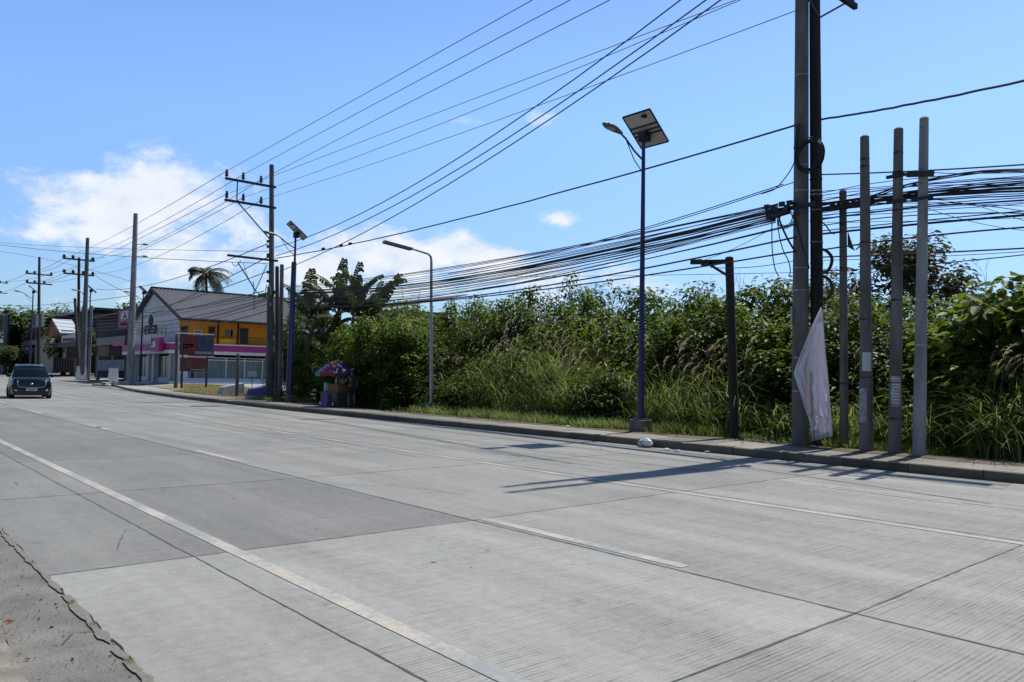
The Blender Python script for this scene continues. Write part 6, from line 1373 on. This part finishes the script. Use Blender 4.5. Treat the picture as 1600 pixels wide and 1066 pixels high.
# feathery heads over the reeds
Vs = []; Qs = []; n0 = 0
for (x, Y, g_, hh) in tops:
    if hh < 1.6: continue
    for _ in range(rng.integers(0, 4)):
        bx_, by_ = x+rng.normal()*.3, Y+rng.normal()*.3; H = hh*rng.uniform(.9, 1.22); az = rng.uniform(-.5, 1.2); k = 18
        t = np.linspace(.0, 1, k); hx = bx_+math.cos(az)*(.12+.22*t**1.5); hy = by_+math.sin(az)*(.12+.22*t**1.5); hz_ = g_+H*.88+(.42*t-.16*t**2)
        V, Q = blades(np.array([[bx_, by_, g_]]), np.array([H*.97]), np.array([.08]), np.array([az]), np.array([.012]), 3); Vs.append(V); Qs.append(Q+n0); n0 += len(V)
        for rep in range(2):
            V, Q = blades(np.stack([hx, hy, hz_], 1), rng.uniform(.06, .16, k), rng.uniform(.9, 1.7, k), az+rng.normal(size=k)*.9, rng.uniform(.008, .016, k), 2); Vs.append(V); Qs.append(Q+n0); n0 += len(V)
struct(np_obj('reed_plumes', np.concatenate(Vs), np.concatenate(Qs), M['plume']), 'stuff')
field([(650, 800, 16.3, 18.2, .6, 60), (760, 985, 16.3, 17.8, .55, 95), (1010, 1140, 16.5, 17.8, .6, 50), (1020, 1075, 16.2, 16.6, .3, 14), (1140, 1250, 17.0, 18.0, .32, 46), (1290, 1450, 16.5, 17.6, .42, 80), (1440, 1650, 16.9, 18.0, .4, 70), (455, 500, 17.2, 18.6, .5, 26), (620, 660, 17, 18, .4, 14), (395, 450, 16.9, 18.3, .35, 30), (1240, 1300, 16.9, 17.6, .3, 16)],
      1, None, .010, .022, .4, 1.3, 'verge_grass', 'grass', clump=60, cr=.16, seg_=3)
# dry lawn before the shop
Vs = []; Qs = []; n0 = 0
for _ in range(2600):
    px = rng.uniform(286, 418); Y = rng.uniform(17.8, 25.5); x = PV(px, 606, Y).x
    if Y-offs(x)-YK < 2.3 or Y-offs(x)-YK > 9.4 or x < -73 or x > -47: continue
    k = 14; bs = np.stack([x+rng.normal(size=k)*.25, Y+rng.normal(size=k)*.25, np.full(k, gz(x, Y))], 1); V, Q = blades(bs, rng.uniform(.05, .2, k), rng.uniform(.3, 1.2, k), rng.uniform(0, 6.28, k), rng.uniform(.02, .05, k), 2); Vs.append(V); Qs.append(Q+n0); n0 += len(V)
struct(np_obj('dry_lawn', np.concatenate(Vs), np.concatenate(Qs), M['dry']), 'stuff')
# clods and stones on the bare patches and the near kerb
gm = MB(); r = random.Random(6)
for _ in range(1100):
    if r.random() < .35: px = r.choice([r.uniform(1150, 1245), r.uniform(1430, 1640)]); Y = r.uniform(16.15, 17.4); x = PV(px, 700, Y).x; z = gz(x, Y); s = r.uniform(.015, .06)
    else: x = r.uniform(-9, -3.3); Y = r.uniform(.35, 1.2); z = .02 if Y < .8 else 0; s = r.uniform(.002, .007) if r.random() < .93 else r.uniform(.008, .014)
    n_ = len(gm.v); gm.ball((x, Y, z+s*.3), s, s*r.uniform(.6, 1.2), s*.6, 5, 4)
struct(obj('gravel', gm, mat('gravel_stone', (.2, .18, .14), .9, var=.5, vscale=9)), 'stuff')
sl_ = MB(); r = random.Random(31)
for k in range(46):
    x = -11+k*.2+r.uniform(-.1, .1); w = r.uniform(.08, .34); d = r.uniform(.008, .035); vs = [(x, YN+.0, .0062)]
    for a in np.linspace(0, 2*math.pi, 13)[:-1]: vs.append((x+w*math.cos(a)*r.uniform(.6, 1.2), YN-.01+d*math.sin(a)*r.uniform(.4, 1.3), .0052))
    sl_.add(vs, [(0, 1+i, 1+(i+1) % 12) for i in range(12)])
struct(obj('silt', sl_, mat('edge_silt', (.17, .15, .115), .95, col2=(.24, .225, .19), vscale=30)), 'stuff')
k = 260; cl_ = rng.choice(np.array([-4.55, -5.3, -5.9, -7.3, -9.2, -4.0]), k); bs = np.stack([cl_+rng.normal(size=k)*.03, YN-.01+rng.normal(size=k)*.012, np.zeros(k)], 1)
V, Q = blades(bs, rng.uniform(.01, .04, k), rng.uniform(.5, 1.5, k), rng.uniform(0, 6.28, k), rng.uniform(.002, .005, k), 2); struct(np_obj('edge_weeds', V, Q, M['grass']), 'stuff')
# dry leaf litter and creeping stems over the soil
Vp = np.stack([rng.uniform(-45, 2, 5000), rng.uniform(16.2, 19.5, 5000), np.full(5000, .15)], 1); s = rng.uniform(.03, .09, 5000)
V, Q = leaves(Vp, rng.normal(size=(5000, 3))*.4+np.array([[0, 0, 1.]]), s, s*.55); struct(np_obj('leaf_litter', V, Q, M['dry']), 'stuff')
